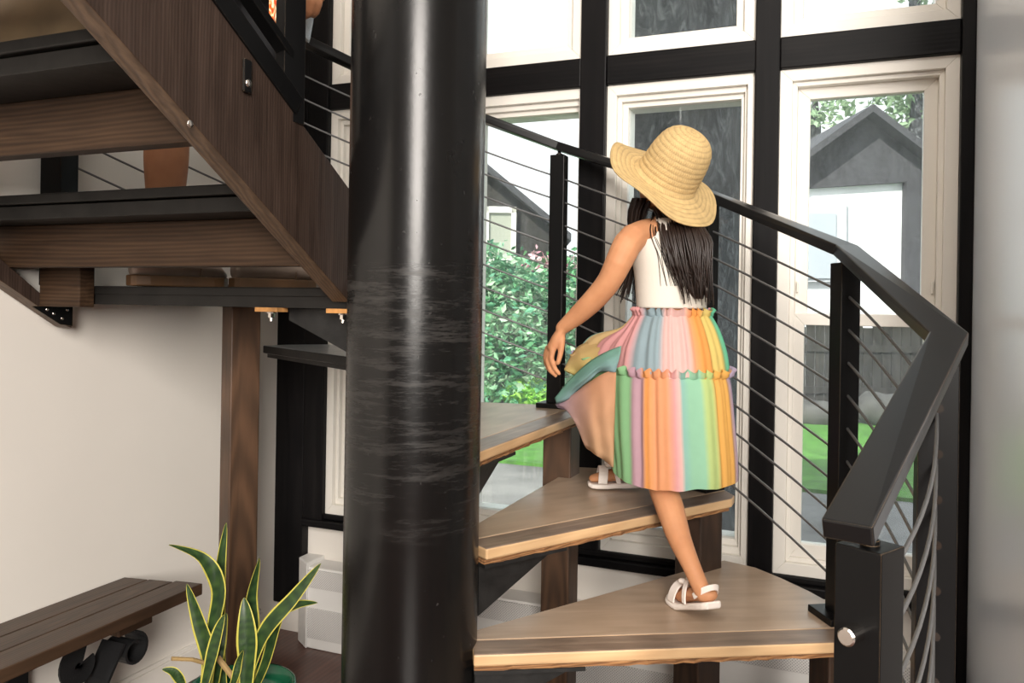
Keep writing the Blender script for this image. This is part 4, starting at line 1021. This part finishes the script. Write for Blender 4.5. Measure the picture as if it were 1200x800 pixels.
# ================================================================== OUTSIDE
GZ = -.12
struct(MB().box((-30, 1.25, GZ - .1), (30, 40, GZ)).build('ground', M['concrete']))
def fld(px, py): 
    p = Q(px, py, 1); r = (GZ - CAM.z) / (p.z - CAM.z); return CAM + (p - CAM) * r
# lawn
tag(MB().box((-14, 5.1, GZ), (14, 9.3, GZ + .03)).build('lawn', M['grass']), 'mown green lawn beyond the windows', 'lawn')
bpy.data.objects['lawn']['kind'] = 'stuff'
# grey trunk just beyond the middle window
tk = thing('tree', tuple(Q(772, 500, 3.75).xy) + (GZ,), 'broad grey tree trunk filling the middle window', 'tree')
mb = MB(); rings = []; tx = Q(776, 360, 3.75)
for i in range(40):
    f = i / 39; z = GZ + 6.5 * f; rr = .365 + .16 * max(0, 1 - f * 7) ** 2 - .05 * f
    rings.append([Vector((tx.x, tx.y, z)) + Vector((math.cos(2 * PI * q / 60), math.sin(2 * PI * q / 60), 0)) * (rr + .018 * mnoise.noise(Vector((math.cos(2 * PI * q / 60) * 4, math.sin(2 * PI * q / 60) * 4, z * .9)))) for q in range(60)])
mb.loft(rings); mb.build('trunk', M['bark'], tk, smooth=True)
def leaves(mb, cols, c, rad, n, size, pal, seed, squash=1.0, shell=.5):
    rnd = random.Random(seed)
    for q in range(n):
        d = Vector((rnd.gauss(0, 1), rnd.gauss(0, 1), rnd.gauss(0, 1))).normalized(); r = (shell + (1 - shell) * rnd.random()) 
        p = Vector(c) + Vector((d.x * rad[0], d.y * rad[1], d.z * rad[2])) * r
        a = Vector((rnd.gauss(0, 1), rnd.gauss(0, 1), rnd.gauss(0, .6))).normalized(); b2 = a.cross(Vector((rnd.gauss(0, 1), rnd.gauss(0, 1), rnd.gauss(0, 1)))).normalized()
        s = size * rnd.uniform(.6, 1.3); nn = a.cross(b2)
        mb.add([p - a * s, p + b2 * s * .5 + nn * s * .15, p + a * s, p - b2 * s * .5 + nn * s * .15], [(0, 1, 2, 3)])
        k_ = pal[rnd.randrange(len(pal))]; v = rnd.uniform(.75, 1.25); cols += [tuple(x * v for x in k_)] * 4
def shrub(name, px, py, d, rad, n, size, pal, label, cat, seed, stem=True):
    p = Q(px, py, d); t = thing(name, (p.x, p.y, GZ), label, cat)
    mb = MB(); cols = []; rnd = random.Random(seed)
    for q in range(7):
        o = Vector((rnd.uniform(-.55, .55) * rad[0], rnd.uniform(-.5, .5) * rad[1], rnd.uniform(-.45, .5) * rad[2]))
        leaves(mb, cols, p + o, [r * .62 for r in rad], n // 7, size, pal, seed + q)
    mb.build('foliage', M['leaves'], t, colors=cols)
    s = MB(); 
    for q in range(5): s.tube([(p.x + rnd.uniform(-.1, .1), p.y + rnd.uniform(-.1, .1), GZ), p + Vector((rnd.uniform(-.5, .5) * rad[0], rnd.uniform(-.5, .5) * rad[1], rnd.uniform(-.2, .5) * rad[2]))], [.05 * rad[2], .012], 6)
    s.build('stem', M['shedwood'], t)
GREEN = [(.11, .30, .14), (.20, .44, .22), (.07, .20, .10), (.32, .55, .34), (.13, .36, .22), (.45, .6, .42)]
shrub('shrub', 585, 400, 10.2, (1.0, .8, 1.25), 6000, .062, GREEN, 'tall leafy shrub beyond the garden window beside the column', 'shrub', 11)
shrub('shrub', 640, 395, 10.8, (1.0, .8, 1.1), 6000, .062, GREEN, 'leafy shrub behind the left railing post in the garden window', 'shrub', 23)
shrub('shrub', 690, 380, 11.5, (.9, .8, 1.3), 3000, .062, GREEN, 'leafy shrub half hidden by the black mullion, right of the others', 'shrub', 29)
shrub('flowering_shrub', 655, 315, 11.8, (.5, .5, .6), 900, .07, [(.75, .45, .5), (.7, .55, .55), (.12, .3, .12), (.6, .25, .32)], 'pink flowering shrub above the leafy shrubs in the garden window', 'shrub', 31)
shrub('low_plant', 620, 466, 9.7, (.38, .3, .22), 900, .055, [(.36, .68, .10), (.45, .75, .16), (.25, .55, .1)], 'bright lime low plant at the foot of the shrubs', 'plant', 37)
# dark shed with a sloping roof, seen in the garden window
t = thing('garden_shed', tuple(Q(585, 330, 14).xy) + (GZ,), 'dark weathered shed with a sloping roof beyond the garden shrubs', 'shed')
a, b_, c_, d_ = Q(470, 120, 13), Q(566, 193, 13), Q(650, 268, 13), Q(650, 300, 13)
base = lambda p: Vector((p.x, p.y, GZ))
MB().prism([base(c_), c_, a, base(a)], AWAY * 3).build('wall', M['shedwood'], t)
MB().prism([c_ + RIGHT * .25 - UP * .22 - AWAY * .3, c_ + RIGHT * .25 - UP * .10 - AWAY * .3, a + UP * .12 - AWAY * .3, a - AWAY * .3], AWAY * 3.4).build('roof', M['roof'], t)
w0 = Q(580, 280, 12.97); 
fr = MB(); 
for dx0, dx1, z0, z1 in ((-.18, .34, .42, .52), (-.18, .34, -.42, -.32), (-.18, -.1, -.42, .52), (.26, .34, -.42, .52)):
    q0 = w0 + RIGHT * dx0 + UP * z0; q1 = w0 + RIGHT * dx1 + UP * z1
    fr.prism([q0, w0 + RIGHT * dx1 + UP * z0, q1, w0 + RIGHT * dx0 + UP * z1], -AWAY * .06)
wf = fr.build('shed_window', M['vinyl'], t)
MB().prism([w0 + RIGHT * -.1 + UP * -.32, w0 + RIGHT * .26 + UP * -.32, w0 + RIGHT * .26 + UP * .42, w0 + RIGHT * -.1 + UP * .42], -AWAY * .02).build('pane', simple('dim_pane', (.35, .36, .3), .2), wf)
# neighbour's house in the right window
H0 = 12.5
t = thing('house', tuple(Q(1000, 330, H0).xy) + (GZ,), 'white house with a dark gable beyond the right window', 'house')
e0, ap, e1_ = Q(880, 232, H0), Q(1010, 138, H0), Q(1112, 216, H0)
wl, wr = Q(890, 214, H0), Q(1063, 206, H0)
MB().prism([base(wl), base(wr), wr, wl], AWAY * 5).build('wall', M['house'], t)
gb = MB(); gb.prism([Q(890, 224, H0 - .1), Q(1080, 212, H0 - .1), Q(1084, 186, H0 - .1), ap - AWAY * .1, Q(905, 206, H0 - .1)], AWAY * .1); gb.build('gable', M['roof'], t)
rf = MB(); up_ = UP * .12
rf.prism([e1_ - AWAY * .4, e1_ + up_ - AWAY * .4, ap + up_ - AWAY * .4, ap - AWAY * .4], AWAY * 5.8); rf.prism([ap - AWAY * .4, ap + up_ - AWAY * .4, e0 + up_ - AWAY * .4, e0 - AWAY * .4], AWAY * 5.8)
rf.build('roof', M['roof'], t)
MB().prism([base(Q(1063, 210, H0 - .15)), base(Q(1080, 210, H0 - .15)), Q(1080, 212, H0 - .15), Q(1063, 212, H0 - .15)], AWAY * .3).build('corner_board', M['roof'], t)
def rect(px0, py0, px1, py1, d, th, mt, nm, par):
    return MB().prism([Q(px0, py1, d), Q(px1, py1, d), Q(px1, py0, d), Q(px0, py0, d)], AWAY * th).build(nm, mt, par)
trm = simple('grey_trim', (.55, .56, .6), .6)
wf = rect(930, 234, 992, 330, H0 - .1, .1, trm, 'house_window', t)
rect(936, 250, 980, 326, H0 - .13, .03, simple('house_pane', (.42, .45, .5), .2), 'pane', wf)
# timber fence and dark clutter beyond the lawn
t = thing('fence', tuple(Q(1010, 450, 10.5).xy) + (GZ,), 'grey weathered board fence behind the lawn in the right window', 'fence')
A0, A1 = Q(890, 372, 10.5), Q(1180, 372, 10.5)
pn = MB(); nbd = 26
for q in range(nbd):
    p0 = A0.lerp(A1, q / nbd); p1_ = A0.lerp(A1, (q + .9) / nbd); h_ = 1.12 + .05 * math.sin(q * 2.7)
    pn.prism([(p0.x, p0.y, GZ), (p1_.x, p1_.y, GZ), (p1_.x, p1_.y, h_), (p0.x, p0.y, h_)], AWAY * .03)
pn.build('board_panel', M['shedwood'], t)
pb = MB(); pb.bar([(A0.x, A0.y, .8) , (A1.x, A1.y, .8)], .05, .09); pb.bar([(A0.x, A0.y, .25), (A1.x, A1.y, .25)], .05, .09); pb.build('rail', M['shedwood'], t)
# rocks on the concrete
rk = random.Random(5)
for q, (px, py, s_) in enumerate(((955, 480, .32), (1040, 470, .4))):
    p = Q(px, py, 9.9); mb = MB(); mb.ball((p.x, p.y, GZ + s_ * .45), (s_, s_ * .8, s_ * .6), 10)
    mb.v = [v + (v - Vector((p.x, p.y, GZ))).normalized() * .12 * mnoise.noise(v * 3) for v in mb.v]
    tag(mb.build('boulder', M['stone'], smooth=True), ('grey boulder at the fence foot, left of the railing post', 'grey boulder at the fence foot, right of the railing post')[q], 'boulder', 'boulders by the fence')
# trees against the sky over the house
def bigtree(px, py, d, rad, n, label, seed):
    p = Q(px, py, d); t = thing('tree', (p.x, p.y, GZ), label, 'tree'); mb = MB(); cols = []; rnd = random.Random(seed)
    for q in range(9):
        o = Vector((rnd.uniform(-.6, .6) * rad, rnd.uniform(-.5, .5) * rad, rnd.uniform(-.5, .5) * rad))
        leaves(mb, cols, p + o, [rad * .5] * 3, n // 9, .13, [(.30, .42, .26), (.4, .52, .33), (.24, .34, .2)], seed * 10 + q, shell=.2)
    mb.build('foliage', M['leaves'], t, colors=cols)
    MB().tube([(p.x, p.y, GZ), p - UP * rad * .3, p + UP * rad * .5], [.25, .16, .05], 10).build('trunk', M['bark'], t, smooth=True)
bigtree(1075, 115, 19, 1.3, 420, 'thin-leaved tree right of the gable, against the bright sky', 3)
bigtree(955, 135, 21, 1.1, 260, 'sparse tree left of the gable, against the bright sky', 4)
bigtree(1072, -8, 24, 1.0, 260, 'tree top showing in the upper right window', 6)

# ================================================================== LIGHT
w = bpy.data.worlds.new('sky'); S.world = w; w.use_nodes = True
N, L = w.node_tree.nodes, w.node_tree.links; bg = N['Background']
tcw = N.new('ShaderNodeTexCoord'); sp = N.new('ShaderNodeSeparateXYZ'); L.new(tcw.outputs['Generated'], sp.inputs[0])
rw = N.new('ShaderNodeValToRGB'); rw.color_ramp.elements[0].position = .45; rw.color_ramp.elements[0].color = (.95, .97, 1, 1); rw.color_ramp.elements[1].position = 1; rw.color_ramp.elements[1].color = (.72, .86, 1, 1)
L.new(sp.outputs['Z'], rw.inputs['Fac']); L.new(rw.outputs['Color'], bg.inputs['Color']); bg.inputs['Strength'].default_value = 1.5
sd_ = bpy.data.lights.new('sun', 'SUN'); sd_.energy = 7.0; sd_.angle = R(1); sd_.color = (1, .95, .86); so = bpy.data.objects.new('sun', sd_); COL.objects.link(so)
so.rotation_euler = Vector((-.3, -1.08, 1)).to_track_quat('Z', 'Y').to_euler()
def area(name, loc, target, sx, sy, e, col):
    l = bpy.data.lights.new(name, 'AREA'); l.shape = 'RECTANGLE'; l.size = sx; l.size_y = sy; l.energy = e; l.color = col
    o = bpy.data.objects.new(name, l); COL.objects.link(o); o.location = loc
    o.rotation_euler = (Vector(loc) - Vector(target)).to_track_quat('Z', 'Y').to_euler(); return o
area('assumed_rear_light', (2.3, -4.2, 2.55), (0, .2, 1.5), 1.4, 2.5, 345, (1, .94, .87))  # assumed unseen source behind the camera, inferred from the column highlight; no window built
area('overhead_fill', (.55, -2.3, 4.3), (.6, .8, 1.0), 1.4, 1.4, 40, (1, .94, .86))  # unseen overhead fill, added to brighten the window frames and right wall
S.view_settings.view_transform = 'Standard'; S.view_settings.look = 'None'; S.view_settings.gamma = 1; S.view_settings.use_curve_mapping = False
S.view_settings.exposure = 0.3
